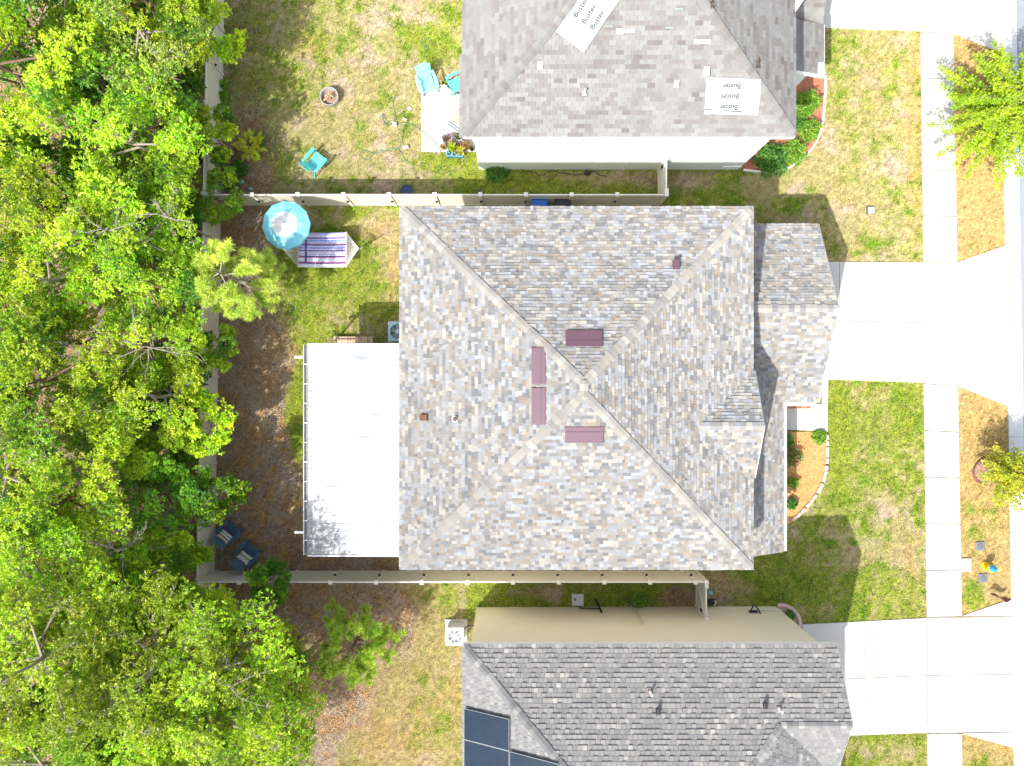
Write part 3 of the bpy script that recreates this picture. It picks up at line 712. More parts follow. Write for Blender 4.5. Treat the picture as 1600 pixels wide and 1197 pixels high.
def roof_text(txt, px, py, fc, size, ang, par, mat, lift=.058):
    cu = bpy.data.curves.new('lettering', 'FONT'); cu.body = txt; cu.size = size; cu.align_x = 'CENTER'; cu.align_y = 'CENTER'; cu.extrude = .001; cu.offset = .004
    ob = bpy.data.objects.new('tmp', cu); COL.objects.link(ob)
    me = bpy.data.meshes.new_from_object(ob); bpy.data.objects.remove(ob)
    p = onplane(px, py, fc.plane, lift); Z = fc.n; U = fc.U if fc.U.x > 0 or abs(fc.U.x) < 1e-6 else -fc.U
    Xa = (Matrix.Rotation(ang, 3, Z) @ Vector(U)).normalized(); Ya = Z.cross(Xa)
    m = Matrix(((Xa.x, Ya.x, Z.x, p.x), (Xa.y, Ya.y, Z.y, p.y), (Xa.z, Ya.z, Z.z, p.z), (0, 0, 0, 1)))
    off = Vector(nh.location); me.transform(Matrix.Translation(-off) @ m)
    o = mesh_obj('lettering', me, mat, par); return o
M_ink = pm('grey_ink', (.035, .045, .05), .7, .1); M_ink2 = pm('pale_ink', (.30, .33, .33), .7, .1)
p1 = patch([(1105, 121), (1189, 124), (1188, 150), (1184, 180), (1101, 178), (1102, 150)], nS, 'underlayment_patch', 'rectangular white underlayment patch near the roof corner', nh)
p2 = patch([(868, 49), (912, 82), (947, 30), (990, -30), (930, -60), (899, 8)], nS, 'underlayment_patch', 'slanting white underlayment patch across the hip', nh, lift=.07)
for i, (tx, ty) in enumerate(((1143, 134.5), (1140.5, 151), (1138.5, 167.5))):
    roof_text('Buster', tx, ty, nS, .24, math.pi, p1, M_ink);
    for dx in (-26, 28): roof_text('--', tx + dx, ty - 1, nS, .08, math.pi, p1, M_ink2)
for (tx, ty) in ((907, 12), (920, 22), (933, 31)):
    roof_text('Buster', tx, ty, nS, .24, R(56), p2, M_ink, lift=.09)
for (tx, ty) in ((890, 37), (901, 48), (915, 59)): roof_text('--', tx, ty, nS, .08, R(56), p2, M_ink2, lift=.09)
for (a, b_) in (((1112, 171.5), (1101.5, 171.5)), ((1161, 175), (1131, 173))):
    pa = onplane(*a, nS.plane, .055); pb = onplane(*b_, nS.plane, .055); g = MB(); g.bar(pa, pb, .03, .004, up=nS.n); g.build('printed_line', M_ink, p1)
patch([(1085, 61), (1111, 62), (1111, 69), (1098, 68), (1084, 67)], nS, 'underlayment_patch', 'small narrow white underlayment strip', nh, lift=.03)
patch([(963, 44.5), (974, 44.5), (974, 53.5), (963, 53.5)], nS, 'metal_patch', 'small square white patch', nh, lift=.03)
patch([(974.5, 45), (992, 45), (992, 51), (974.5, 51)], nS, 'shingle_patch', 'blue-grey replaced shingle', nh, lift=.02, mat=pm('bluegrey_tab', (.30, .34, .37), .9, .1))
MG = pm('green_chalk', (.30, .42, .40), .9, .2)
for (a, b_) in ((945, 40), (1040, 42), (1055, 13)):
    for k in range(4): patch([(a + k * 3.2, b_), (a + k * 3.2 + 2, b_), (a + k * 3.2 + 2, b_ + 2), (a + k * 3.2, b_ + 2)], nS, 'tar_spot', None, nh, lift=.02, mat=MG)
boxvent(844, 102, nS, nh, M_white, .15, .2, .1); boxvent(1057, 131, nS, nh, M_white, .13, .2, .16); boxvent(1104, 111, nS, nh, M_white, .16, .26, .18)
pipevent(913, 146, nS, nh, M_white, .035, .3, bs=.13)
for (a, b_) in ((1113, 8), (1184, 99)):
    rng = random.Random(int(a)); fs_ = nE; p = onplane(a, b_, fs_.plane); u, v = fs_.uv(p); g = MB()
    for k in range(16):
        uu, vv = u + rng.uniform(-.16, .16), v + rng.uniform(-.1, .1); s1, s2 = rng.uniform(.02, .05), rng.uniform(.015, .035)
        g.add([fs_.at(uu - s1, vv - s2, .02), fs_.at(uu + s1, vv - s2 * .5, .045), fs_.at(uu + s1 * .7, vv + s2, .05), fs_.at(uu - s1, vv + s2, .03)], [(0, 1, 2, 3)])
    tag(g.build('rusty_flashing', M_rust, nh), 'cluster of rusty orange flecks')
patch([(1279, 97), (1288.5, 97), (1288.5, 117), (1277, 117)], fl, 'underlayment_patch', 'white underlayment at the corner of the lower roof', nh, lift=.03)
# conduit on wall
g = MB(); g.tube([(4.75, 9.04, 0.0), (4.75, 9.04, 2.1)], .02, 8); g.build('conduit', M_wallN, nh, smooth=True)
g = MB(); g.box((9.2, 9.04, .45), (.8, .03, .1)); g.build('wall_vent', M_white, nh)
HOUSE = [[(748, 265), (1160, 265), (1160, -300), (748, -300)], [(744, 949), (1215, 944), (1215, 1600), (744, 1600)],
         [(671, 387), (1094, 387), (1094, 598), (1218, 610), (1218, 387), (1218, 611), (1164, 694), (1164, 823), (671, 823)]]
HARD += HOUSE[:2] + [[(671, 387), (1094, 387), (1094, 823), (671, 823)], [(1094, 387), (1218, 387), (1218, 611), (1094, 611)], [(1094, 694), (1164, 694), (1164, 823), (1094, 823)]]

# ================================================================== NEIGHBOUR SOUTH
sh = thing('house', (5, -15, 0), 'neighbouring house with dark grey shingle roof, solar panels and cream wall', 'house')
SX0, SX1, SY1, SY0, she = -1.73, 11.27, -9.12, -22.5, 5.3
sN = Facet((SX1, SY1, she), (0, -1), .5); sW = Facet((SX0, SY1, she), (1, 0), .5); sE = Facet((SX1, SY0, she), (-1, 0), .5); sS = Facet((SX0, SY0, she), (0, 1), .5)
shw = 6.5; ry_ = SY1 - shw; dg = 2.3
g = MB(); ks = dict(course=.158, wlo=.165, whi=.168, pal=PAL_S, wts=WT_S, runs=.1, t0=.012, t1=.034, pthick=.5, flat=True)
def shingle_alt(*a, **k): shingle(*a, **k)
hx = SX1 - dg
shingle(g, sN, [[(SX0, SY1), (hx, SY1), (hx, SY1 - dg), (SX0 + shw, ry_)], [(hx, SY1), (SX1 + .08, SY1), (SX1 + .08, SY1 - dg), (hx, SY1 - dg)]], seed=41, **ks)
ks2 = dict(ks); ks2['t1'] = .03; ks2['pal'] = [(.195, .195, .197), (.175, .175, .177), (.22, .22, .215), (.28, .275, .265)]
shingle(g, sW, [[(SX0, SY1), (SX0, SY0), (SX0 + shw, SY0 + shw), (SX0 + shw, ry_)]], seed=42, **ks2)
gs = Facet((SX0, SY1 - 2 * dg, she), (0, 1), .5)
shingle(g, gs, [[(SX1 + .08, SY1 - dg), (SX1 + .08, SY1 - 2 * dg), (SX1, SY1 - 2 * dg), (hx, SY1 - dg)]], seed=43, **ks2)
shingle(g, sE, [[(hx, SY1 - dg), (SX1, SY1 - 2 * dg), (SX1, SY0), (SX0 + shw, SY0 + shw), (SX0 + shw, ry_)]], seed=44, **ks2)
shingle(g, sS, [[(SX0, SY0), (SX1, SY0), (SX0 + shw, SY0 + shw)]], seed=45, **ks2)
g.build('roof', M_shingb, sh)
g = MB(); pc = [(.23, .23, .23), (.19, .192, .195), (.31, .305, .295), (.21, .21, .21)]
caps(sh, (SX0 + .1, SY1 - .1, she + .05), (SX0 + shw, ry_, she + 3.25), sW, sN, pc, 51, half=.14)
caps(sh, (SX0 + shw, ry_, she + 3.25), (SX0 + shw, SY0 + shw, she + 3.25), sW, sE, pc, 52); caps(sh, (hx, SY1 - dg, she + dg / 2), (SX0 + shw, ry_, she + 3.25), sN, sE, pc, 53, half=.14)
caps(sh, (SX1 + .08, SY1 - dg, she + dg / 2), (hx, SY1 - dg, she + dg / 2), sN, gs, pc, 54, half=.12)

g = MB(); fascia(g, [(SX0 + .02, SY1 - .02), (SX1 + .05, SY1 - .02)], she - .03, closed=False); fascia(g, [(SX0 + .02, SY0), (SX0 + .02, SY1 - .02)], she - .03, closed=False)
for ya in (SY1, SY1 - 2 * dg): g.bar((SX1 + .06, ya, she - .11), (SX1 + .06, SY1 - dg, she + dg / 2 - .11), .03, .18, up=(1, 0, 0))
g.build('fascia', M_white, sh)
g = MB(); g.prism([(SX0 + .04, SY0), (SX1, SY0), (SX1, SY1 - .04), (SX0 + .04, SY1 - .04)], she - .23, she - .2); g.build('soffit', M_white, sh)
g = MB(); g.prism([(-1.5, -9.52), (11.2, -9.48), (11.2, -22), (-1.5, -22)], 0, she - .23)
P = [(11.15, SY1 - .3, she), (11.15, SY1 - 2 * dg + .3, she), (11.15, SY1 - dg, she + 1.0)]; g.add(P + [(11.05, p[1], p[2]) for p in P], [(0, 2, 1), (3, 4, 5), (0, 1, 4, 3), (1, 2, 5, 4), (2, 0, 3, 5)])
g.build('wall', M_wallS, sh)
for (a, b_) in ((1028, 1112), (1195, 1103)): boxvent(a, b_, sN, sh, M_black, .12, .15, .2)
for (a, b_) in ((1016, 1081), (1217, 1107)): pipevent(a, b_, sN, sh, M_white, .035, .3, bs=.16, base=M_brownp)
# wall fittings
g = MB(); g.tube([(2.85, -9.46, 0.05), (2.85, -9.40, .5), (3.45, -9.40, .55), (3.7, -9.40, .55)], .03, 8); g.tube([(3.55, -9.2, .02), (3.68, -9.42, .9)], .045, 8); g.build('drain_pipe', M_black, sh, smooth=True)
g = MB(); g.box((5.03, -9.44, .3), (.05, .05, .5)); g.tube([(5.1, -9.45, .5), (5.1, -9.45, 2.3)], .018, 6); g.tube([(5.2, -9.45, .5), (5.2, -9.45, 2.2)], .012, 6); g.build('conduit', M_wallM, sh)
g = MB(); g.tube([(9.8, -9.45, .9), (9.95, -9.15, .9), (10.15, -9.3, .7), (10.2, -9.45, 1.0)], .03, 8); g.box((9.95, -9.42, .85), (.35, .06, .12)); g.build('hose_hanger', M_black, sh, smooth=True)
g = MB(); g.box((10.75, -9.45, .55), (.9, .02, .08)); g.build('wall_vent', M_white, sh)
# solar panels
M_pframe = pm('panel_frame', (.16, .18, .20), .4, .1, 8, metal=.3)
PW, PH = 1.74, 1.06
def panel(u0, v0, i):
    f = sW; L = .12
    o = thing('solar_panel', f.at(u0 + PH / 2, v0 + PW / 2, L), ['dark blue solar panel, upper one at the roof edge', 'dark blue solar panel, lower one at the roof edge', 'dark blue solar panel stepped inward, nearest the hip', 'dark blue solar panel at the bottom edge of the photo'][i], 'solar panel', 'solar panels on the grey roof')
    g = MB(); g.cur = (.015, .045, .10)
    nu, nv = 6, 10; e = .02
    g.cur = (.02, .03, .06); g.face([f.at(u0 + e, v0 + e, L), f.at(u0 + PH - e, v0 + e, L), f.at(u0 + PH - e, v0 + PW - e, L), f.at(u0 + e, v0 + PW - e, L)])
    cu, cv = (PH - 2 * e) / nu, (PW - 2 * e) / nv
    for a in range(nu):
        for c in range(nv):
            k = .85 + .3 * random.random(); g.cur = (.006 * k, .019 * k, .038 * k)
            ua, va = u0 + e + a * cu + .004, v0 + e + c * cv + .004
            g.face([f.at(ua, va, L + .002), f.at(ua + cu - .008, va, L + .002), f.at(ua + cu - .008, va + cv - .008, L + .002), f.at(ua, va + cv - .008, L + .002)])
    g.build('cells', M_solar, o)
    g = MB(); th = .04
    for (a, b_) in (((0, 0), (PH, 0)), ((PH, 0), (PH, PW)), ((PH, PW), (0, PW)), ((0, PW), (0, 0))):
        g.bar(f.at(u0 + a[0], v0 + a[1], L - .015), f.at(u0 + b_[0], v0 + b_[1], L - .015), .016, .042, up=f.n)
    g.build('frame', M_pframe, o)
    for c in (.35, 1.35):
        g = MB(); g.bar(f.at(u0 - .04, v0 + c, L - .05), f.at(u0 + PH, v0 + c, L - .05), .04, .04, up=f.n)
        for a in (.3, .75): g.bar(f.at(u0 + PH * a, v0 + c, 0.0), f.at(u0 + PH * a, v0 + c, L - .05), .04, .04)
        g.build('mounting_rail', M_black, o)
pA = onplane(727, 1107, sW.plane, .1); uA, vA = sW.uv(pA); sg = 1 if sW.U.y < 0 else -1
if sg < 0: uA -= PH
du = sg * (PH + .02)
for i, (a, c) in enumerate(((0, 0), (1, 0), (1, 1), (2, 1))): panel(uA + a * du, vA + c * (PW + .03) + .02, i)
panel(uA + 2 * du, vA + .02, 3)

# ================================================================== FENCES
def fence(name, A, B, label, spacing=1.83, h=1.65, lights=0, first=0.0, group='tan vinyl privacy fences', capside=True):
    A = Vector((*A, 0)); B = Vector((*B, 0)); L = (B - A).length; d = (B - A) / L; nrm_ = Vector((-d.y, d.x, 0))
    root = thing(name, A, label, 'fence', group); rz = math.atan2(d.y, d.x)
    ps = []; s = first
    while s < L - .3: ps.append(s); s += spacing
    if not ps or ps[0] > .3: ps = [0] + ps
    ps.append(L)
    for i, s in enumerate(ps):
        c = A + d * s; g = MB(); g.box((c.x, c.y, h / 2 + .02), (.127, .127, h + .04), rz); po = g.build('post', M_vinyl, root, bevel=.004)
        g = MB(); z = h + .04
        q = [Vector((a, b, 0)) for a, b in ((-.08, -.08), (.08, -.08), (.08, .08), (-.08, .08))]; m = Matrix.Rotation(rz, 3, 'Z')
        V = [c + m @ v + Vector((0, 0, z)) for v in q] + [c + m @ v + Vector((0, 0, z + .025)) for v in q] + [c + Vector((0, 0, z + .06))]
        g.add(V, [(3, 2, 1, 0), (0, 1, 5, 4), (1, 2, 6, 5), (2, 3, 7, 6), (3, 0, 4, 7), (4, 5, 8), (5, 6, 8), (6, 7, 8), (7, 4, 8)])
        g.build('post_cap', M_vinylw, po)
        if lights and s > .2 and s < L - .2:
            g = MB(); p = c + nrm_ * lights * .09 + Vector((0, 0, .95)); g.lathe([(.02, -.05), (.055, -.03), (.06, 0), (.03, .03), (.005, .035)], p, 10); g.build('solar_light', M_black, root, smooth=True)
    for i in range(len(ps) - 1):
        a, b = ps[i] + .066, ps[i + 1] - .066
        if b - a < .1: continue
        g = MB(); n = max(1, round((b - a) / .152)); wd = (b - a) / n
        for k in range(n):
            c = A + d * (a + wd * (k + .5)); g.box((c.x, c.y, h / 2), (wd - .008, .022, h - .22), rz)
        c = A + d * (a + b) / 2; g.box((c.x, c.y, h / 2), (b - a, .012, h - .2), rz)
        pn = g.build('panel', M_vinyl, root)
        g = MB(); g.box((c.x, c.y, h - .05), (b - a, .05, .13), rz); g.build('rail', M_vinylw, root, bevel=.005)
        g = MB(); g.box((c.x, c.y, .09), (b - a, .05, .14), rz); g.build('rail', M_vinyl, root, bevel=.005)
    return root
lx = lambda py: (349.5 - 15 * (py - 20) / 900 - CX) / K
ly = lambda py: (CY - py) / K
fence('fence', (lx(-300), ly(-300)), (lx(1600), ly(1600)), 'long tan vinyl fence between the back yards and the woods', lights=1, first=.35)
fence('fence', (lx(321) + .1, ly(320.5)), (6.2, ly(320.5)), 'tan vinyl fence on the side of the pinkish tan roofed house, behind the turquoise umbrella', lights=-1, first=1.86)
fence('fence', (lx(893) + .1, ly(892.5)), (7.8, ly(892.5)), 'tan vinyl fence on the side of the dark grey roofed house', lights=1, first=1.6)
def gate(A, B, label, side):
    A = Vector((*A, 0)); B = Vector((*B, 0)); L = (B - A).length; d = (B - A) / L; rz = math.atan2(d.y, d.x); h = 1.65
    root = thing('gate', A, label, 'gate'); n_ = Vector((-d.y, d.x, 0)) * side
    for s in (0.0, L):
        c = A + d * s; g = MB(); g.box((c.x, c.y, h / 2 + .02), (.12, .12, h + .04), rz); po = g.build('post', M_vinyl, root, bevel=.004)
        g = MB(); g.box((c.x, c.y, h + .055), (.15, .15, .03), rz); g.build('post_cap', M_vinylw, po, bevel=.01)
    g = MB(); c = A + d * L / 2; n = 9; wd = (L - .16) / n
    for k in range(n):
        q = A + d * (.08 + wd * (k + .5)); g.box((q.x, q.y, h / 2), (wd - .008, .022, h - .2), rz)
    g.box((c.x, c.y, h / 2), (L - .16, .012, h - .2), rz); g.build('panel', M_vinyl, root)
    g = MB()
    for z in (.12, h - .06): g.box((c.x, c.y, z), (L - .14, .055, .1), rz)
    g.bar(A + d * .1 + n_ * .03 + Vector((0, 0, .15)), A + d * (L - .1) + n_ * .03 + Vector((0, 0, h - .12)), .07, .03, up=n_); g.build('brace', M_vinylw, root, bevel=.005)
    g = MB(); g.box(A + d * (L - .13) + n_ * .05 + Vector((0, 0, 1.0)), (.1, .05, .14), rz); g.build('latch', M_black, root)
gate((6.2, ly(320.5) + .16), (6.2, 9.0), 'narrow tan vinyl gate joining the fence to the pale green wall', 1)
gate((7.8, ly(892.5) - .16), (7.8, -9.45), 'narrow tan vinyl gate joining the fence to the cream wall', -1)

# ================================================================== VEGETATION GENERATORS
def rnd_dirs(rng, n):
    v = rng.normal(size=(n, 3)); return nrm(v)
def sprig_leaves(rng, P, O, k, L, wr, cols, spread=1.0, droop=.1, upb=.9):
    """k leaves radiating from each point P with outward axis O"""
    n = len(P); Pp = np.repeat(P, k, 0); Oo = np.repeat(O, k, 0); D = nrm(Oo * .55 + rnd_dirs(rng, n * k) * spread)
    Nn = nrm(rnd_dirs(rng, n * k) * .7 + np.array([0, 0, upb])); Nn = nrm(Nn - D * np.sum(D * Nn, 1, keepdims=True))
    LL = L * rng.uniform(.65, 1.2, n * k); Wd = LL * wr * rng.uniform(.8, 1.2, n * k)
    base = Pp + D * (LL[:, None] * .15)
    V = leaf_verts(base, D, Nn, LL, Wd, droop)
    C = np.repeat(cols, k, 0) * rng.uniform(.75, 1.25, (n * k, 1)) * (1 + rng.normal(0, .06, (n * k, 3)))
    return V, np.clip(C, .004, 1)
GA = np.array([.30, .52, .025]); GB = np.array([.50, .62, .03]); GD = np.array([.11, .27, .025])
def broad(seed, Rr, H, nl=8, sub=4, spr=80, L=.104, tone=(GA, GB, GD), k=7, low=.5, rcf=.225, dens=1.0, wr=.55):
    rng = np.random.default_rng(seed); rr = random.Random(seed)
    tm = MB(); tr = .045 + .011 * H
    pts = [Vector((0, 0, -.1))]
    for i in range(1, 7): pts.append(Vector((rr.uniform(-.1, .1) * i * .4, rr.uniform(-.1, .1) * i * .4, H * .92 * i / 6)))
    tm.tube(pts, [tr * (1 - .13 * i) for i in range(7)], 8)
    tips = []
    def trunk_at(z):
        t = max(0, min(5.999, z / (H * .92) * 6)); i = int(t); return pts[i].lerp(pts[i + 1], t - i)
    for i in range(nl):
        an = 2 * math.pi * (i + rr.uniform(-.35, .35)) / nl; rad = Rr * rr.uniform(.5, .95)
        z0 = H * rr.uniform(low * .7, .75); z1 = H * rr.uniform(max(low, .55), .97) * (1 - .10 * rad / Rr)
        a = trunk_at(z0); b = Vector((math.cos(an) * rad, math.sin(an) * rad, max(z1, z0 + .1)))
        m = a.lerp(b, .5) + Vector((0, 0, -.12 * rad)) + Vector((rr.uniform(-.15, .15), rr.uniform(-.15, .15), 0))
        tm.tube([a, m, b], [tr * .42, tr * .26, tr * .1], 6); tips.append(b); tips.append(m.lerp(b, .4))
        for j in range(sub):
            s = m.lerp(b, rr.uniform(.0, .8)); a2 = an + rr.uniform(-1.2, 1.2); l2 = Rr * rr.uniform(.22, .48)
            e = s + Vector((math.cos(a2) * l2, math.sin(a2) * l2, rr.uniform(-.15, .35) * l2 + .05)); tm.tube([s, s.lerp(e, .5) + Vector((0, 0, .05)), e], [tr * .16, tr * .1, tr * .04], 5, cap=False)
            tips.append(e)
    for j in range(3): tips.append(trunk_at(H * .92) + Vector((rr.uniform(-.4, .4), rr.uniform(-.4, .4), rr.uniform(-.3, .1))))
    Ps, Os, Cs = [], [], []
    for tp in tips:
        rc = Rr * rcf * rng.uniform(.65, 1.25); n = int(spr * dens * rng.uniform(.6, 1.25))
        d = rnd_dirs(rng, n); d[:, 2] = np.abs(d[:, 2]) * .9 - .25; d = nrm(d)
        r = rc * rng.uniform(.25, 1.0, (n, 1)) ** .6
        lump = 1 + .35 * np.sin(d[:, :1] * 5 + rng.uniform(0, 6)) * np.cos(d[:, 1:2] * 4 + rng.uniform(0, 6))
        P = np.array(tp)[None] + d * r * lump * np.array([1, 1, .62])
        tone_c = tone[0] * (1 - (q := rng.uniform(0, 1)) * .8) + tone[1] * q * .8 if rng.uniform() > .2 else tone[2] * 1.0
        Ps.append(P); Os.append(nrm(d + np.array([0, 0, .3]))); Cs.append(np.repeat(tone_c[None], n, 0) * rng.uniform(.8, 1.2, (n, 1)))
        # twigs inside the cluster
        for q_ in range(4):
            pe = P[rng.integers(0, n)]; tm.tube([tp, Vector(pe)], [tr * .05 + .004, .003], 3, cap=False)
    V, C = sprig_leaves(rng, np.concatenate(Ps), np.concatenate(Os), k, L, wr, np.concatenate(Cs))
    return tm, V, C
PROTO = {}
def make_tree(name, loc, label, cat, group, gen, bark=M_bark, lm=M_leaf, rz=0, sc=1.0):
    o = thing(name, loc, label, cat, group, rz); tm, V, C = gen
    tm.build('trunk', bark, o, world=False, smooth=True)
    me = quads_mesh('crown', V, C); mesh_obj('crown', me, lm, o)
    o.scale = (sc, sc, sc); return o

# ------------------------------------------------------------------ woods
kinds = [broad(101, 2.3, 8.0, 9, 5, 46), broad(102, 2.0, 6.6, 7, 4, 48, tone=(np.array([.33, .50, .025]), np.array([.50, .60, .04]), GA)),
         broad(103, 1.9, 5.2, 7, 4, 44, tone=(GD, GA, np.array([.14, .30, .05]))), broad(104, 2.5, 9.2, 10, 5, 44, tone=(np.array([.27, .47, .025]), np.array([.46, .58, .03]), GA)),
         broad(105, 1.7, 4.0, 7, 4, 40, L=.15, tone=(GD, np.array([.16, .36, .07]), GA)), broad(106, 2.1, 7.2, 6, 4, 34, tone=(np.array([.25, .40, .07]), np.array([.40, .49, .09]), GD))]
KH = [8.0, 6.6, 5.2, 9.2, 4.0, 7.2]; KR = [2.3, 2.0, 1.9, 2.5, 1.7, 2.1]
klab = ['tall bright green broadleaf tree in the woods behind the long back fence', 'yellow-green broadleaf tree of middle height in the woods behind the long back fence', 'darker green small tree tucked between taller crowns in the woods',
        'tallest kind of broadleaf tree in the woods, with bright yellow-green crown', 'low dark green understorey tree in the woods', 'thin crowned olive green tree with bare twigs showing in the woods']
# (apparent crown centre px, kind, scale)
WOODS = [(45, 40, 2, 1.05), (130, 60, 4, 1.2), (215, 30, 5, 1.0), (285, 45, 1, .95), (150, 130, 2, 1.1), (320, 110, 4, .8),
         (190, 210, 1, 1.0), (280, 190, 0, .72), (25, 255, 4, 1.1), (295, 275, 2, 1.0), (40, 340, 0, .85), (130, 370, 1, 1.05),
         (240, 370, 1, .95), (310, 340, 4, .9), (60, 430, 1, 1.05), (262, 440, 0, .8), (20, 500, 2, 1.0), (285, 520, 1, .85), 
         (50, 590, 0, .9), (130, 640, 1, 1.0), (250, 620, 1, .9), (300, 600, 4, .8), (30, 690, 5, 1.0), (110, 740, 1, 1.0), (300, 700, 4, .85), (60, 790, 0, .95), (270, 775, 2, .8),
         (20, 880, 3, .8), (60, 960, 3, .9), (150, 950, 2, 1.0), (250, 940, 1, .9), (300, 905, 0, .6), (30, 1050, 3, 1.0), (130, 1040, 1, 1.1), (225, 1020, 3, .95), (290, 1000, 1, .9),
         (330, 1060, 3, .9), (150, 1140, 0, 1.0), (240, 1130, 3, .9), (320, 1150, 3, .95), (420, 1070, 0, .72), (420, 1140, 1, 1.0), (380, 1190, 3, .9), (40, 1230, 3, .9), (140, 1230, 1, 1.0), (240, 1225, 0, 1.0), (330, 1240, 1, 1.0),
         (-30, 80, 0, 1), (-40, 300, 1, 1), (-40, 520, 0, 1), (-30, 750, 3, .9), (-40, 980, 1, 1), (-60, 1150, 0, 1), (80, -30, 1, 1), (200, -30, 0, .9), (300, -30, 2, 1)]
rr = random.Random(5); first = {}
for (px, py, kd, sc) in WOODS:
    hcc = KH[kd] * sc * .8; rp = KR[kd] * sc * K / (1 - hcc / CAMH)
    rp *= 1.12; lim = 306 if py < 890 else (370 if py < 950 else 488)
    if 840 < py < 950: lim = 300
    if px > 0: px = min(px, lim - rp)
    if 930 < py < 1130 and px + rp > 335: py = max(py, 925 + rp)
    p = W(px, py, hcc); loc = (p.x, p.y, -.05); rz = rr.uniform(0, 6.28); s = (sc * rr.uniform(.95, 1.08), sc * rr.uniform(.95, 1.08), sc)
    if kd not in first:
        t_ = make_tree('broadleaf_tree', loc, klab[kd], 'tree', 'trees in the woods', kinds[kd], M_bark if kd in (1, 3, 5) else M_barkb, rz=rz); t_.scale = s; first[kd] = t_
    else: copy_tree(first[kd], loc, rz, None, None, s)
# individually placed trees near the fences
def place(name, px, py, hc, label, gen, cat='tree', **k):
    p = W(px, py, hc); return make_tree(name, (p.x, p.y, -.03), label, cat, None, gen, **k)
Y1, Y2 = np.array([.33, .50, .025]), np.array([.52, .62, .03])
place('broadleaf_tree', 328, 778, 3.2, 'bright green tree leaning over the back fence beside the two navy garden chairs', broad(201, 1.05, 3.9, 6, 4, 34, L=.13, rcf=.26, dens=.75, tone=(GD, GA, Y1)))
place('broadleaf_tree', 417, 912, 2.6, 'small dark green sapling growing over the fence near the navy garden chairs', broad(202, .78, 3.4, 6, 4, 34, L=.12, tone=(GD, np.array([.17, .37, .03]), GA), dens=.8), lm=M_leaf2)
place('broadleaf_tree', 338, 545, 2.2, 'low bushy tree reaching over the back fence below the pine', broad(203, .95, 2.8, 5, 3, 26, L=.12, dens=.7, rcf=.24))
place('broadleaf_tree', 312, 668, 3.0, 'yellow-green tree spilling over the middle of the back fence', broad(204, 1.1, 3.6, 6, 4, 30, L=.13, tone=(Y1, GB, GA), dens=.75, rcf=.24))
place('broadleaf_tree', 322, 205, 2.6, 'green tree covering the back fence beside the big-leaved yellow plant', broad(205, 1.05, 3.2, 6, 4, 30, L=.13, dens=.7, rcf=.24))
place('broadleaf_tree', 318, 42, 3.0, 'yellow-green tree overhanging the back fence at the top of the photo', broad(207, 1.2, 3.8, 7, 4, 32, L=.13, tone=(Y1, GB, GA), dens=.75, rcf=.24))
place('broadleaf_tree', 330, 305, 1.8, 'leafy bush growing in the corner where the two fences meet by the umbrella', broad(208, 1.0, 2.3, 6, 3, 28, L=.12, dens=.7, rcf=.24, tone=(GD, GA, Y1)))
place('broadleaf_tree', 240, 888, 4.2, 'bright yellow-green tree above the lower fence corner', broad(209, 1.35, 5.2, 7, 4, 36, L=.13, tone=(Y1, Y2, GA), rcf=.24))
def bare(seed, H, Rr):
    rr = random.Random(seed); tm = MB(); tp = Vector((rr.uniform(-.3, .3), rr.uniform(-.3, .3), H))
    tm.tube([(0, 0, -.1), tp * .5 + Vector((.1, 0, 0)), tp], [.05, .035, .015], 7)
    for i in range(9):
        a = tp * rr.uniform(.72, 1.0); an = rr.uniform(0, 6.28); l = Rr * rr.uniform(.5, 1.0); e = a + Vector((math.cos(an) * l, math.sin(an) * l, rr.uniform(-.1, .35) * l)); m = a.lerp(e, .5) + Vector((rr.uniform(-.15, .15), rr.uniform(-.15, .15), .1))
        tm.tube([a, m, e], [.02, .013, .005], 5)
        for j in range(8):
            s0 = a.lerp(m, rr.random()) if j % 2 else m.lerp(e, rr.random()); a2 = an + rr.uniform(-1, 1); l2 = l * rr.uniform(.15, .45); e2 = s0 + Vector((math.cos(a2) * l2, math.sin(a2) * l2, rr.uniform(-.1, .3) * l2)); tm.tube([s0, s0.lerp(e2, .5) + Vector((rr.uniform(-.05, .05), rr.uniform(-.05, .05), 0)), e2], [.010, .007, .003], 4, cap=False)
    return tm
M_deadw = pm('bleached_wood', (.27, .235, .20), .9, .2, 8)
for (px, py, H, Rr, sd_, lb) in ((190, 545, 6.5, 2.4, 1, 'bare grey dead tree with long pale limbs, nearest the middle of the woods'), (95, 555, 6.0, 1.9, 2, 'bare twiggy dead tree at the left of the longest pale limbs'), (232, 325, 6.6, 1.3, 3, 'brown twiggy dead treetop level with the fence corner'),
                        (135, 335, 7.2, 1.5, 4, 'bare grey branches poking through the upper woods'), (330, 1110, 8.2, 1.6, 5, 'bare pale branches above the lower right part of the woods'), (150, 880, 6.2, 1.6, 6, 'dead tree over the brown clearing in the lower woods')):
    p = W(px, py, H); tm = bare(sd_, H - .9, Rr * .85); o = thing('dead_tree', (p.x, p.y, 0), lb, 'dead tree', 'bare dead trees in the woods'); tm.build('trunk', M_deadw, o, world=False, smooth=True)

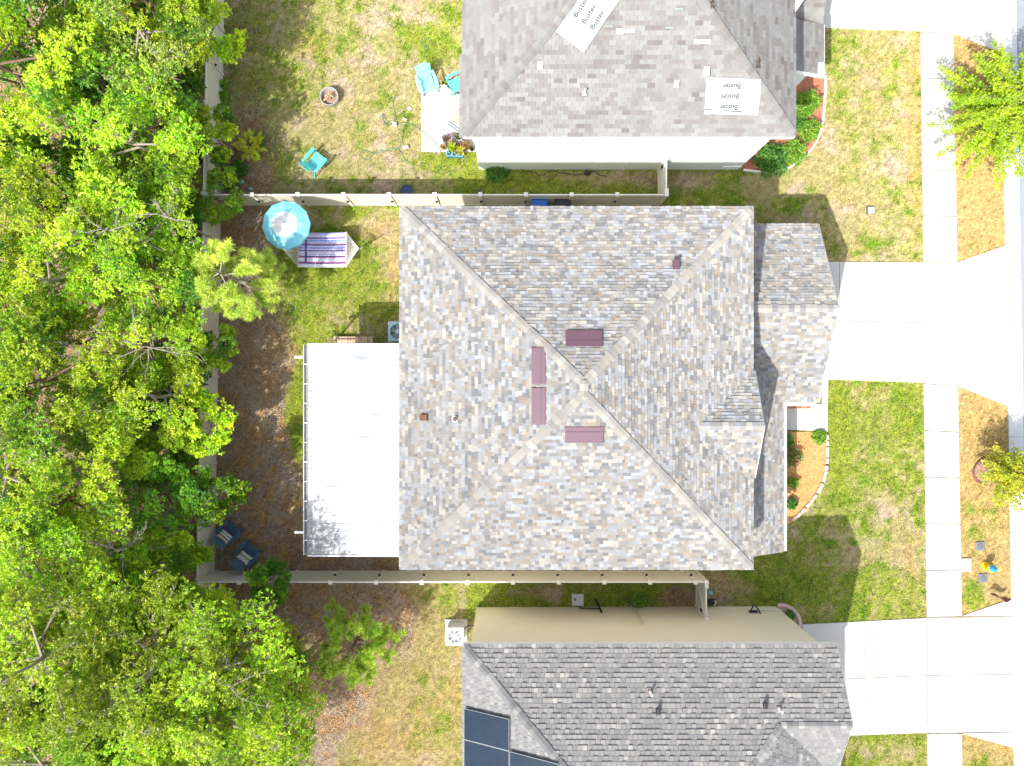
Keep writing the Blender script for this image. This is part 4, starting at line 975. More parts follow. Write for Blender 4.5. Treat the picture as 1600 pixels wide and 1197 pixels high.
def pine(seed, Rr, H, nb=16, tufts=5, nn=70, L=.24, tone=(np.array([.68, .76, .16]), np.array([.46, .62, .10]))):
    rng = np.random.default_rng(seed); rr = random.Random(seed); tm = MB(); tr = .03 + .01 * H
    tm.tube([(0, 0, -.1), (.05, .02, H * .5), (0, 0, H)], [tr, tr * .7, tr * .15], 8)
    Vs, Cs = [], []
    def tuft(p, ax, col):
        n = nn; d = nrm(np.array(ax)[None] * .75 + rnd_dirs(rng, n)); Nn = nrm(np.cross(d, rnd_dirs(rng, n)))
        LL = L * rng.uniform(.6, 1.1, n); V = leaf_verts(np.repeat(np.array(p)[None], n, 0), d, Nn, LL, np.full(n, .017), .15)
        Vs.append(V); Cs.append(np.repeat(col[None], n, 0) * rng.uniform(.75, 1.3, (n, 1)))
    for i in range(nb):
        z = H * (.42 + .56 * i / nb); rad = Rr * rr.uniform(.6, 1.0) * (1.05 - .55 * (i / nb) ** 2); an = i * 2.4 + rr.uniform(-.4, .4)
        a = Vector((0, 0, z)); b = Vector((math.cos(an) * rad, math.sin(an) * rad, z + .12 * rad)); m = a.lerp(b, .5) - Vector((0, 0, .06))
        tm.tube([a, m, b], [.03, .02, .008], 5)
        for j in range(tufts):
            s = a.lerp(b, .35 + .65 * (j + 1) / tufts); a2 = an + rr.uniform(-1.1, 1.1); l2 = rr.uniform(.12, .42); e = s + Vector((math.cos(a2) * l2, math.sin(a2) * l2, rr.uniform(0, .15)))
            tm.tube([s, e], [.009, .005], 4, cap=False); q = rng.uniform(); col = tone[0] * q + tone[1] * (1 - q)
            tuft(e, (math.cos(a2) * .6, math.sin(a2) * .6, .7), col); tuft(s.lerp(e, .45), (math.cos(a2) * .6, math.sin(a2) * .6, .6), col)
    return tm, np.concatenate(Vs), np.concatenate(Cs)
place('pine_tree', 355, 432, 4.0, 'pale feathery young pine over the back fence near the hammock', pine(301, 1.6, 5.0, 26, 7, 100, L=.27), lm=M_needle, bark=M_bark)
place('pine_tree', 552, 1008, 2.8, 'young green pine standing in the yard beside the grey roofed house', pine(302, 1.5, 3.9, 24, 6, 100, L=.24, tone=(np.array([.50, .66, .09]), np.array([.32, .50, .06]))), lm=M_needle, bark=M_barkb)

def feather(seed, Rr, H, nb=110, L=.085, tone=(np.array([.27, .46, .025]), np.array([.45, .58, .03])), per=70):
    rng = np.random.default_rng(seed); rr = random.Random(seed); tm = MB(); tr = .09
    tm.tube([(0, 0, -.1), (.03, .02, H * .4), (0, .03, H * .9)], [tr, tr * .8, tr * .25], 8)
    Ps, Os, Cs = [], [], []
    for i in range(nb):
        an = i * 2.39996 + rr.uniform(-.2, .2); t = (i + .5) / nb; z = H * (.35 + .6 * t); rad = Rr * rr.uniform(.55, 1.05) * math.sqrt(1 - (t * .93) ** 2.2)
        a = Vector((0, 0, z * .9)); b = Vector((math.cos(an) * rad, math.sin(an) * rad, z + rr.uniform(-.1, .25) * rad)); m = a.lerp(b, .5) + Vector((rr.uniform(-.1, .1), rr.uniform(-.1, .1), .14 * rad))
        tm.tube([a, m, b], [.022, .012, .003], 4, cap=False); q = rng.uniform(); col = tone[0] * (1 - q) + tone[1] * q
        n = int(per * rad / Rr) + 6; s = rng.uniform(.25, 1.05, n)[:, None]
        A, Mm, B = np.array(a), np.array(m), np.array(b); pt = A * (1 - s) ** 2 + 2 * Mm * s * (1 - s) + B * s ** 2
        side = rng.normal(0, .10, (n, 3)) * np.array([1, 1, .6]) * (1.15 - .6 * s); pt = pt + side
        Ps.append(pt); Os.append(nrm((B - A)[None] * .5 + side * 3)); Cs.append(np.repeat(col[None], n, 0) * rng.uniform(.75, 1.25, (n, 1)))
    V, C = sprig_leaves(rng, np.concatenate(Ps), np.concatenate(Os), 6, L, .42, np.concatenate(Cs), spread=.55)
    return tm, V, C
make_tree('street_tree', (19.45, 10.7, -.03), 'large feathery lime green street tree between sidewalk and kerb at the top right', 'tree', None, feather(401, 2.75, 4.2, 190, per=120), M_bark, M_leaf2)
make_tree('street_tree', (20.15, -3.72, -.03), 'small yellow-green street tree in a mulch ring near the right edge', 'tree', None, feather(402, 1.38, 2.9, 90, L=.08, per=55, tone=(np.array([.36, .44, .03]), np.array([.55, .55, .04]))), M_bark, M_leaf2)

# undergrowth over the forest floor
rng = np.random.default_rng(9)
n = 15000; ux = rng.uniform(-27, -12.9, n); uy = rng.uniform(-24, 22, n); m = fbm(ux * .5, uy * .5, 66) + .4 * fbm(ux * 2, uy * 2, 67) > .69
ux, uy = ux[m], uy[m]; hh = rng.uniform(.1, 1.5, len(ux)) ** 1.2; P = np.stack([ux, uy, hh], 1)
cc = np.where(rng.uniform(size=(len(ux), 1)) < .6, GD, GA) * rng.uniform(.7, 1.2, (len(ux), 1))
V, C = sprig_leaves(rng, P, nrm(rnd_dirs(rng, len(P)) * .5 + np.array([0, 0, 1])), 6, .15, .5, cc)
tag(mesh_obj('undergrowth', quads_mesh('undergrowth', V, C), M_leaf2), 'leafy undergrowth covering the floor of the woods', 'undergrowth', kind='stuff')

# ------------------------------------------------------------------ grass blades, fallen leaves
def outside_hard(px, py):
    bad = np.zeros(px.shape, bool)
    for p in HARD: bad |= inpoly(px, py, p)
    return ~bad
BEDS = [[(1228, 674), (1290, 676), (1292, 700), (1290, 735), (1280, 765), (1262, 795), (1228, 822)],
        [(1243, 118), (1288, 118), (1287, 150), (1283, 195), (1270, 228), (1250, 250), (1225, 266), (1195, 269), (1160, 266), (1160, 212), (1243, 212)],
        [(1215, 944), (1232, 947), (1246, 960), (1250, 975), (1250, 985), (1215, 985)]]
HARD2 = list(HARD); HARD += BEDS
def scatter(n, seed, x0, x1, y0, y1):
    rng = np.random.default_rng(seed); x = rng.uniform(x0, x1, n); y = rng.uniform(y0, y1, n); ok = outside_hard(x * K + CX, CY - y * K); return x[ok], y[ok], rng
x, y, rng = scatter(520000, 12, -12.6, 21.6, -16.8, 16.8)
c, G, Lm = gcolor(x, y)
keep = rng.uniform(size=len(x)) < (.35 + .65 * G) * (1 - .75 * Lm); x, y, c, G = x[keep], y[keep], c[keep], G[keep]; n = len(x)
D = nrm(rng.normal(size=(n, 3)) * np.array([1, 1, .25]) + np.array([0, 0, .4])); Nn = nrm(rnd_dirs(rng, n) + np.array([0, 0, .6])); Nn = nrm(Nn - D * np.sum(D * Nn, 1, keepdims=True))
LL = rng.uniform(.04, .095, n) * (1 + .4 * G); V = leaf_verts(np.stack([x, y, np.full(n, -.01)], 1), D, Nn, LL, rng.uniform(.016, .034, n), .0)
cb = c * (rng.uniform(.55, 1.35, (n, 1)) ** 2 * 1.2); gb = rng.uniform(size=n) < .16 * (1 - G); cb[gb] = np.array([.13, .20, .04]) * rng.uniform(.7, 1.3, (gb.sum(), 1)); fl_ = rng.uniform(size=n) < .12; cb[fl_] = np.array([.50, .43, .27]) * rng.uniform(.8, 1.1, (fl_.sum(), 1))
tag(mesh_obj('grass', quads_mesh('grass', V, np.clip(cb, 0, 1)), M_leaf2), 'patchy mown grass blades on the lawns', 'grass', kind='stuff')
x, y, rng = scatter(230000, 14, -24, 8.5, -16.8, 16.8)
_, G, Lm = gcolor(x, y); keep = rng.uniform(size=len(x)) < Lm * .8 + .012; x, y = x[keep], y[keep]; n = len(x)
D = nrm(rng.normal(size=(n, 3)) * np.array([1, 1, .22])); Nn = nrm(rnd_dirs(rng, n) * .45 + np.array([0, 0, 1])); Nn = nrm(Nn - D * np.sum(D * Nn, 1, keepdims=True))
LL = rng.uniform(.045, .10, n); V = leaf_verts(np.stack([x, y, rng.uniform(.005, .025, n)], 1), D, Nn, LL, LL * .55)
pal = np.array([[.30, .18, .10], [.44, .25, .11], [.22, .15, .11], [.34, .27, .21], [.46, .31, .14], [.15, .10, .07], [.37, .31, .25]]); cb = pal[rng.integers(0, 7, n)] * rng.uniform(.7, 1.25, (n, 1))
M_dead = pm('dead_leaves', attr=True, rough=.8, var=.1)
tag(mesh_obj('fallen_leaves', quads_mesh('fallen_leaves', V, np.clip(cb, 0, 1)), M_dead), 'brown fallen leaves scattered by the back fence', 'fallen leaves', kind='stuff')

# ------------------------------------------------------------------ flower beds
def bed(poly, base, pal, seed, z=.03, n=2600, name='mulch'):
    rng = np.random.default_rng(seed); g = MB(); g.cur = base; g.prism(P2(*poly), -.05, z); o = g.build(name, M_mulch); tag(o, kind='structure')
    xs = [p[0] for p in poly]; ys = [p[1] for p in poly]; px = rng.uniform(min(xs), max(xs), n); py = rng.uniform(min(ys), max(ys), n); ok = inpoly(px, py, poly)
    x = (px[ok] - CX) / K; y = (CY - py[ok]) / K; m = len(x); D = nrm(rng.normal(size=(m, 3)) * np.array([1, 1, .25])); Nn = nrm(rnd_dirs(rng, m) * .4 + np.array([0, 0, 1])); Nn = nrm(Nn - D * np.sum(D * Nn, 1, keepdims=True))
    LL = rng.uniform(.04, .09, m); V = leaf_verts(np.stack([x, y, np.full(m, z + .012)], 1), D, Nn, LL, LL * .35); P_ = np.array(pal); C = P_[rng.integers(0, len(P_), m)] * rng.uniform(.8, 1.2, (m, 1))
    tag(mesh_obj(name + '_chips', quads_mesh(name + '_chips', V, np.clip(C, 0, 1)), M_dead), 'loose mulch chips covering a flower bed', 'mulch', kind='stuff')
bed(BEDS[0], (.55, .30, .11), [(.62, .36, .14), (.50, .27, .11), (.66, .43, .2), (.40, .2, .09)], 1)
bed(BEDS[1], (.42, .17, .10), [(.46, .2, .12), (.36, .14, .09), (.55, .3, .2), (.25, .11, .08)], 2)
bed(BEDS[2], (.40, .28, .2), [(.5, .38, .3), (.36, .24, .18), (.3, .2, .12)], 3, n=700)
rgp = [(1541 + 21 * math.cos(k * .314), 737 + 21 * math.sin(k * .314)) for k in range(20)]
bed(rgp, (.36, .22, .17), [(.42, .27, .2), (.3, .17, .12)], 4, n=800)
def edging(pts, name, label, mat, wd=.09, h=.1, sm=6):
    P = []
    for i in range(len(pts) - 1):
        p0, p1, p2, p3 = pts[max(i - 1, 0)], pts[i], pts[i + 1], pts[min(i + 2, len(pts) - 1)]
        for k in range(sm):
            t = k / sm; q = [.5 * ((2 * p1[j]) + (-p0[j] + p2[j]) * t + (2 * p0[j] - 5 * p1[j] + 4 * p2[j] - p3[j]) * t * t + (-p0[j] + 3 * p1[j] - 3 * p2[j] + p3[j]) * t ** 3) for j in (0, 1)]; P.append(W(*q))
    P.append(W(*pts[-1])); g = MB(); n = len(P); Vt = []
    for i, p in enumerate(P):
        d = (P[min(i + 1, n - 1)] - P[max(i - 1, 0)]).normalized(); s = Vector((-d.y, d.x, 0)) * wd / 2
        Vt += [p - s + Vector((0, 0, -.03)), p - s * .8 + Vector((0, 0, h)), p + s * .8 + Vector((0, 0, h)), p + s + Vector((0, 0, -.03))]
    F_ = []
    for i in range(n - 1):
        for a in range(3): F_.append((4 * i + a, 4 * i + 4 + a, 4 * i + 5 + a, 4 * i + 1 + a))
    F_ += [(0, 1, 2, 3), (4 * n - 1, 4 * n - 2, 4 * n - 3, 4 * n - 4)]
    g.add(Vt, F_); o = g.build(name, mat, smooth=True); tag(o, label, 'edging'); return P
M_edgew = pm('white_concrete_edging', (.72, .71, .66), .8, .08, 6)
edging([(1289, 119), (1288, 150), (1284, 195), (1271, 228), (1251, 250), (1226, 265), (1195, 269), (1161, 266)], 'garden_edging', 'curved white concrete edging round the reddish mulch bed', M_edgew)
edging([(1214, 945), (1226, 945), (1240, 953), (1248, 965), (1250, 978)], 'garden_edging', 'short curved pinkish edging at the corner of the cream wall', pm('pink_edging', (.50, .36, .33), .85, .25, 12), wd=.16)
edging([(1560, 731), (1556, 722), (1541, 715.5), (1527, 722), (1520, 737), (1526, 752), (1540, 758)], 'garden_edging', 'thin curved dark edging ring around the small street tree', pm('dark_edging', (.20, .10, .07), .7, .15, 12), wd=.05)
# stone blocks
cv = [(1290.5, 681), (1291.5, 700), (1291, 720), (1289, 738), (1284, 755), (1276, 770), (1266, 784), (1254, 797), (1243, 808), (1232, 816)]
seg = []; 
for i in range(len(cv) - 1):
    for k in range(8): seg.append(W(*lerp(cv[i], cv[i + 1], k / 8)))
acc = 0; last = seg[0]; nxt = 0; M_stone = pm('tumbled_stone', (.50, .41, .35), .9, .25, 9, 40, bump=.5, bscale=25); proto = None; rr = random.Random(3)
for i in range(1, len(seg)):
    acc += (seg[i] - last).length; last = seg[i]
    if acc >= nxt:
        d = (seg[min(i + 1, len(seg) - 1)] - seg[i - 1]).normalized(); rz = math.atan2(d.y, d.x) + rr.uniform(-.08, .08)
        if proto is None:
            g = MB(); g.box((0, 0, .06), (.235, .14, .13)); proto = g.build('edging_block', M_stone, bevel=.022); proto.location = seg[i]; proto.rotation_euler = (0, 0, rz)
            tag(proto, 'tan stone block in the curved row edging the orange mulch bed', 'stone block', 'stone blocks round the orange mulch bed')
        else:
            o = proto.copy(); COL.objects.link(o); o.location = seg[i]; o.rotation_euler = (0, 0, rz); o.scale = (rr.uniform(.9, 1.05), rr.uniform(.9, 1.1), rr.uniform(.9, 1.1))
        nxt += .262

def shrub(px, py, r, h, label, tone, seed, n=260, L=.1, name='shrub', k=5, cat='shrub', wr=.55, hc=None, lump=.25):
    rng = np.random.default_rng(seed); p = W(px, py, hc if hc is not None else h * .6); o = thing(name, (p.x, p.y, 0), label, cat)
    d = rnd_dirs(rng, n); d[:, 2] = np.abs(d[:, 2]); q = 1 + lump * np.sin(d[:, :1] * 6 + seed) * np.sin(d[:, 1:2] * 5 + seed * 2)
    P = d * np.array([r, r, h * .75]) * rng.uniform(.55, 1, (n, 1)) * q + np.array([0, 0, h * .22])
    tn = np.array(tone); cols = tn[rng.integers(0, len(tn), n)]
    V, C = sprig_leaves(rng, P, nrm(d + np.array([0, 0, .2])), k, L, wr, cols)
    g = MB()
    for j in range(6):
        e = P[rng.integers(0, n)]; g.tube([(0, 0, -.02), (e[0] * .4, e[1] * .4, e[2] * .5), tuple(e)], [.018, .012, .004], 5)
    g.build('stem', M_barkb, o, world=False); mesh_obj('foliage', quads_mesh('foliage', V, C), M_leaf2, o); return o
BR = [(.14, .32, .03), (.21, .40, .04), (.28, .46, .06)]; DG = [(.06, .19, .03), (.09, .25, .04), (.14, .32, .05)]
shrub(1207, 247, .68, .8, 'largest dark green shrub in the reddish mulch bed, against the pale wall', DG, 1, 420, .12)
shrub(1241, 237, .55, .7, 'round green shrub in the middle of the curved part of the reddish bed', BR, 2, 330)
shrub(1266, 203, .48, .7, 'round green shrub against the white edging where it bends', BR, 3, 300)
shrub(1264, 158, .52, .8, 'bright shrub nearest the porch end of the reddish bed', BR, 4, 330)
shrub(1252, 172, .38, .6, 'green shrub touching the roof line in the reddish bed', BR, 5, 200)
shrub(1249, 193, .3, .6, 'narrow shrub partly under the eave of the pinkish tan roof', DG, 6, 160)
shrub(1281, 683, .27, .35, 'small green shrub at the corner of the path and the stone blocks', BR, 7, 130)
shrub(1241, 715, .42, .7, 'sparse reddish green shrub in the orange mulch bed', DG + [(.4, .2, .1)], 8, 150)
shrub(1241, 755, .22, .4, 'small green shrub in the middle of the orange mulch bed', BR, 9, 90)
shrub(1237, 787, .26, .4, 'dark green shrub at the far end of the orange mulch bed', DG, 10, 100)
shrub(1231, 690, .28, .8, 'dark shrub tucked under the gutter in the orange mulch bed', DG, 11, 110)
shrub(776, 268, .42, .45, 'low green shrub at the foot of the pale green wall', DG, 12, 220)
shrub(998, 939, .3, .3, 'low green bush at the foot of the cream wall', BR, 13, 150)
shrub(1236, 962, .18, .25, 'small plant in the pinkish edged bed at the cream wall corner', DG, 14, 60)
shrub(348, 130, .16, .4, 'small lime shrub by the back fence, upper of two', BR, 15, 60); shrub(349, 150, .2, .4, 'small lime shrub by the back fence, lower of two', BR, 16, 80)
shrub(374, 262, .3, .5, 'leafy green plant below the big-leaved yellow plant', DG, 17, 90, .14); shrub(357, 283, .35, .6, 'dark green bush in the fence corner among the garden stones', DG, 18, 130)
shrub(752, 308, .2, .2, 'low weedy clump on the grass strip near the fence', DG, 19, 50)
def bigleaf(px, py, h, r, label, cols, seed, n=38, L=.45, name='leafy_plant', wr=.5, rnd=.5, cat='plant'):
    rng = np.random.default_rng(seed); p = W(px, py, h * .7); o = thing(name, (p.x, p.y, 0), label, cat)
    an = rng.uniform(0, 6.28, n); el = rng.uniform(-.1, 1.0, n); s = rng.uniform(.1, .8, n)[:, None] * r
    D = np.stack([np.cos(an) * np.cos(el), np.sin(an) * np.cos(el), np.sin(el) * .7], 1); D = nrm(D); base = D * s * np.array([1, 1, .2]) + np.array([0, 0, h * .55]) + rng.normal(0, .08, (n, 3)) * r
    Nn = np.tile(np.array([0, 0, 1.0]), (n, 1)) + rng.normal(0, .25, (n, 3)); Nn = nrm(Nn - D * np.sum(D * Nn, 1, keepdims=True)); LL = L * rng.uniform(.6, 1.1, n)
    V = leaf_verts(base, D, Nn, LL, LL * wr, .18); tn = np.array(cols); C = tn[rng.integers(0, len(tn), n)] * rng.uniform(.8, 1.15, (n, 1))
    mesh_obj('foliage', quads_mesh('foliage', V, C), M_leaf2, o); g = MB()
    for j in range(7): q = base[j]; g.tube([(0, 0, -.02), (q[0] * .4, q[1] * .4, q[2] * .6), tuple(q)], [.02, .015, .008], 5)
    g.build('stem', M_barkb, o, world=False); return o
bigleaf(388, 224, 1.2, .55, 'big-leaved yellow-green plant standing by the back fence', [(.42, .48, .04), (.50, .52, .05), (.32, .42, .04)], 1, 60, .42)
bigleaf(402, 220, .7, .35, 'green leafy plant just behind the big-leaved yellow plant', [(.10, .24, .03), (.13, .28, .04)], 2, 26, .32)
bigleaf(347, 262, .5, .35, 'spiky dark plant against the back fence', [(.10, .13, .05), (.16, .16, .08)], 3, 40, .4, wr=.08)
# fence corner ornaments
for i, (a, b_, s, c, lb) in enumerate(((359, 264, .11, (.45, .5, .48), 'pale grey garden stone, topmost of the group in the fence corner'), (364, 272, .12, (.35, .42, .42), 'bluish garden stone in the fence corner group'), (366, 285, .14, (.55, .56, .52), 'largest whitish garden stone in the fence corner'),
                                  (360, 289, .10, (.4, .4, .38), 'small grey garden stone beside the largest whitish one'), (378, 285, .11, (.15, .42, .38), 'turquoise glazed garden ball near the fence corner'), (392, 296, .10, (.25, .32, .36), 'round slate blue garden ball close to the side fence'))):
    p = W(a, b_); g = MB(); g.cur = c; g.ball((p.x, p.y, s * .55), s, (1.15, .9, .7), 12, .08 if i < 4 else 0, random.Random(i)); tag(g.build('garden_stone' if i < 4 else 'garden_ball', M_col, smooth=True), lb, 'ornament')

def pot(px, py, r, h, col, label, leaf, seed, n=20, L=.22, wr=.35, z0=0.05, dark=False):
    p = W(px, py, h + .1); o = thing('potted_plant', (p.x, p.y, z0), label, 'potted plant', 'potted plants by the white patio')
    g = MB(); g.cur = col; g.lathe([(r * .7, 0), (r, h), (r * 1.08, h), (r * 1.08, h - .03), (r * .9, h - .03), (r * .85, h - .05)], (0, 0, 0), 16); g.build('pot', M_col, o, world=False, smooth=True)
    g = MB(); g.cur = (.09, .06, .04); g.lathe([(r * .86, h - .06), (r * .86, h - .05)], (0, 0, 0), 14); g.build('soil', M_mulch, o, world=False)
    rng = np.random.default_rng(seed); an = rng.uniform(0, 6.28, n); el = rng.uniform(.0, 1.2, n); D = nrm(np.stack([np.cos(an) * np.cos(el), np.sin(an) * np.cos(el), np.sin(el)], 1))
    Nn = np.tile(np.array([0, 0, 1.0]), (n, 1)) + rng.normal(0, .3, (n, 3)); Nn = nrm(Nn - D * np.sum(D * Nn, 1, keepdims=True)); LL = L * rng.uniform(.6, 1.1, n)
    V = leaf_verts(D * .03 + np.array([0, 0, h - .03]), D, Nn, LL, LL * wr, .25); tn = np.array(leaf); mesh_obj('foliage', quads_mesh('foliage', V, tn[rng.integers(0, len(tn), n)] * rng.uniform(.8, 1.2, (n, 1))), M_leaf2, o); return o
YL = [(.50, .48, .03), (.40, .45, .03), (.55, .40, .05)]; PR = [(.22, .12, .16), (.30, .18, .2), (.15, .12, .08)]; OR = [(.50, .22, .08), (.42, .2, .1), (.3, .2, .05)]
pot(706, 230, .17, .26, (.12, .05, .04), 'potted plant with bright lime leaves, just above the blue trough', [(.38, .50, .03), (.30, .44, .03)], 1, 55, .26)
pot(696, 216, .12, .22, (.35, .2, .2), 'potted plant with mauve leaves at the left end of the group', PR, 2, 30)
pot(692, 228, .12, .3, (.45, .32, .2), 'tall tan pot with orange and yellow leaves nearest the patio edge', YL[2:] + OR, 3, 22, .16)
pot(704, 213, .11, .2, (.5, .42, .3), 'potted plant with cream and purple leaves at the top of the group', [(.5, .45, .35), (.3, .2, .3)], 4, 30, .18)
pot(716, 212, .13, .22, (.03, .03, .03), 'black pot with a green tuft in its middle', [(.25, .35, .08), (.12, .15, .05)], 5, 26, .16)
pot(726, 215, .12, .2, (.04, .035, .04), 'black pot with dark sparse leaves next to the wall', [(.1, .1, .08), (.3, .3, .25)], 6, 24, .18)
pot(728, 226, .15, .24, (.06, .035, .03), 'potted plant with rusty orange leaves under the eave', OR, 7, 60, .24, .2)
pot(720, 236, .14, .2, (.1, .06, .04), 'potted plant with arching yellow leaves right of the blue trough', YL, 8, 60, .28, .22)
pot(715, 226, .12, .18, (.3, .16, .13), 'terracotta pot with brownish leaves in the middle of the group', PR + OR, 9, 26, .16)
pot(704, 222, .11, .2, (.4, .22, .14), 'small terracotta pot with pinkish leaves', [(.5, .3, .2), (.4, .35, .2)], 10, 22, .14)
pot(737, 231, .1, .2, (.03, .03, .03), 'small black pot nearest the pale green wall', [(.12, .14, .05)], 11, 18, .16)
pot(702, 136, .09, .16, (.05, .25, .12), 'small green pot on the grass between the turquoise chairs', [(.15, .35, .1)], 12, 20, .14)
pot(694, 128, .1, .2, (.05, .05, .04), 'black pot with yellow-green rosette near the top of the patio', [(.4, .42, .05), (.3, .35, .05)], 13, 24, .14)
pot(716, 141, .11, .2, (.3, .09, .05), 'brick red pot with dark leaves beside the house wall', [(.2, .15, .06), (.4, .12, .05)], 14, 26, .14)
p = W(711, 241, .15); tr_ = thing('planter_trough', (p.x, p.y, 0), 'rectangular blue trough planter with pale blue rim in front of the potted plants', 'planter', rz=R(-3))
g = MB(); g.cur = (.03, .16, .26)
for (cx_, cy_, sx_, sy_) in ((0, .1, .66, .03), (0, -.1, .66, .03), (-.32, 0, .03, .2), (.32, 0, .03, .2)): g.box((cx_, cy_, .12), (sx_, sy_, .24))
g.box((0, 0, .03), (.62, .19, .05)); g.build('box', M_plast, tr_, world=False)
g = MB(); g.cur = (.16, .38, .46)
for (cx_, cy_, sx_, sy_) in ((0, .115, .7, .035), (0, -.115, .7, .035), (-.335, 0, .035, .2), (.335, 0, .035, .2)): g.box((cx_, cy_, .25), (sx_, sy_, .03))
g.build('rim', M_plast, tr_, world=False); g = MB(); g.cur = (.01, .07, .12); g.box((0, 0, .16), (.61, .19, .02))
g.build('lining', M_plast, tr_, world=False); g = MB(); g.cur = (.3, .6, .7)
for k in range(7): g.ball((-.25 + k * .08 + random.uniform(-.02, .02), random.uniform(-.04, .04), .185), .03, (1, 1, .5), 8)
g.build('pebbles', M_plast, tr_, world=False, smooth=True)

# ------------------------------------------------------------------ chairs
def adirondack(name, loc, rz, col, label, group=None, sc=1.0):
    """faces +Y locally"""
    o = thing(name, loc, label, 'chair', group, rz); o.scale = (sc, sc, sc)
    def part(nm, fn, par=o, bev=.006):
        g = MB(); g.cur = col; fn(g); return g.build(nm, M_plast, par, world=False, bevel=bev)
    def seat(g):
        for k in range(7):
            t = k / 6; y = .34 - .5 * t; z = .37 - .12 * t; g.box((0, y, z), (.5, .072, .022), rx=R(13))
        for sx in (-.25, .25): g.bar((sx, .34, .33), (sx, -.24, .2), .03, .09)
    part('seat', seat)
    def back(g):
        for k in range(7):
            t = (k - 3) / 3; x = t * .2; top = .98 - .1 * t * t; g.bar((x, -.16, .22), (x * 1.5, -.16 - .42 * top / 1.0, .22 + .78 * top), .066, .02, up=(0, 1, .5))
        g.bar((-.27, -.40, .62), (.27, -.40, .62), .05, .03)
    part('backrest', back)
    for sx in (-1, 1):
        def arm(g):
            P = [(sx * .28, .40), (sx * .42, .40), (sx * .45, .1), (sx * .40, -.36), (sx * .30, -.36), (sx * .30, .1)]; g.prism(P, .54, .565)
        part('arm', arm, bev=.012)
        part('leg', lambda g: g.box((sx * .33, .34, .27), (.05, .09, .54))); part('leg', lambda g: g.bar((sx * .31, -.34, .54), (sx * .31, -.52, 0), .05, .08))
    return o
TQ = (.12, .62, .62)
p = W(668, 131, .3); adirondack('garden_chair', (p.x, p.y, .03), R(180 + 17), (.25, .70, .74), 'turquoise slatted garden chair standing half on the white patio', 'turquoise chairs', 1.0)
p = W(493, 253, .3); adirondack('garden_chair', (p.x, p.y, 0), R(-40), (.10, .62, .66), 'turquoise slatted garden chair alone on the lawn', 'turquoise chairs', .95)
p = W(714, 131, .3); adirondack('garden_chair', (p.x, p.y, .03), R(115), TQ, 'turquoise chair partly hidden under the eave of the pinkish tan roof', 'turquoise chairs', .9)
NV = (.06, .135, .23)
def pillow(loc, rz, label, pal, seed):
    g = MB(); n = 16; m = 12; Wd, Hh, T = .56, .38, .07
    for side in (1, -1):
        for i in range(n):
            for j in range(m):
                def pt(a, b):
                    u = a / n * 2 - 1; v = b / m * 2 - 1; e = (1 - u ** 4) * (1 - v ** 4); pin = 1 - .06 * (1 - abs(u)) * (abs(v)) ** 2
                    return (u * Wd / 2 * (1 - .05 * (1 - v * v)), v * Hh / 2 * (1 - .06 * (1 - u * u)), side * T * math.sqrt(max(e, 0)))
                q = [pt(i, j), pt(i + 1, j), pt(i + 1, j + 1), pt(i, j + 1)]; g.cur = pal[j % len(pal)]; g.face(q if side > 0 else q[::-1])
    o = g.build('pillow', M_fabric, smooth=True); o.location = loc; o.rotation_euler = (R(-32), 0, rz); tag(o, label, 'pillow', 'striped pillows on the navy chairs')
SP1 = [(.72, .62, .55), (.7, .6, .5), (.7, .68, .6), (.25, .08, .06), (.5, .1, .08), (.75, .75, .7), (.7, .72, .7), (.08, .38, .3), (.15, .5, .4), (.75, .75, .6), (.7, .55, .6), (.4, .25, .3)]
SP2 = [(.6, .4, .32), (.7, .62, .45), (.72, .68, .6), (.3, .38, .48), (.7, .65, .6), (.12, .25, .33), (.35, .45, .4), (.2, .1, .06), (.7, .6, .4), (.75, .7, .5), (.4, .52, .55), (.7, .68, .6)]
for (a, b_, rz, pal, lb1, lb2) in ((358, 832, -40, SP1, 'navy blue garden chair closest to the back fence, partly under leaves', 'striped pillow with green and red bands on the navy chair by the fence'), (388, 865, -38, SP2, 'navy blue garden chair standing clear of the tree beside its twin', 'striped pillow with blue and brown bands on the navy chair in the open')):
    p = W(a, b_, .35); adirondack('garden_chair', (p.x, p.y, 0), R(rz), NV, lb1, 'navy blue garden chairs', 1.02)
    d = Vector((-math.sin(R(rz)), math.cos(R(rz)), 0)); q = Vector((p.x, p.y, .50)) - d * .17; pillow(q, R(rz), lb2, pal, 1)

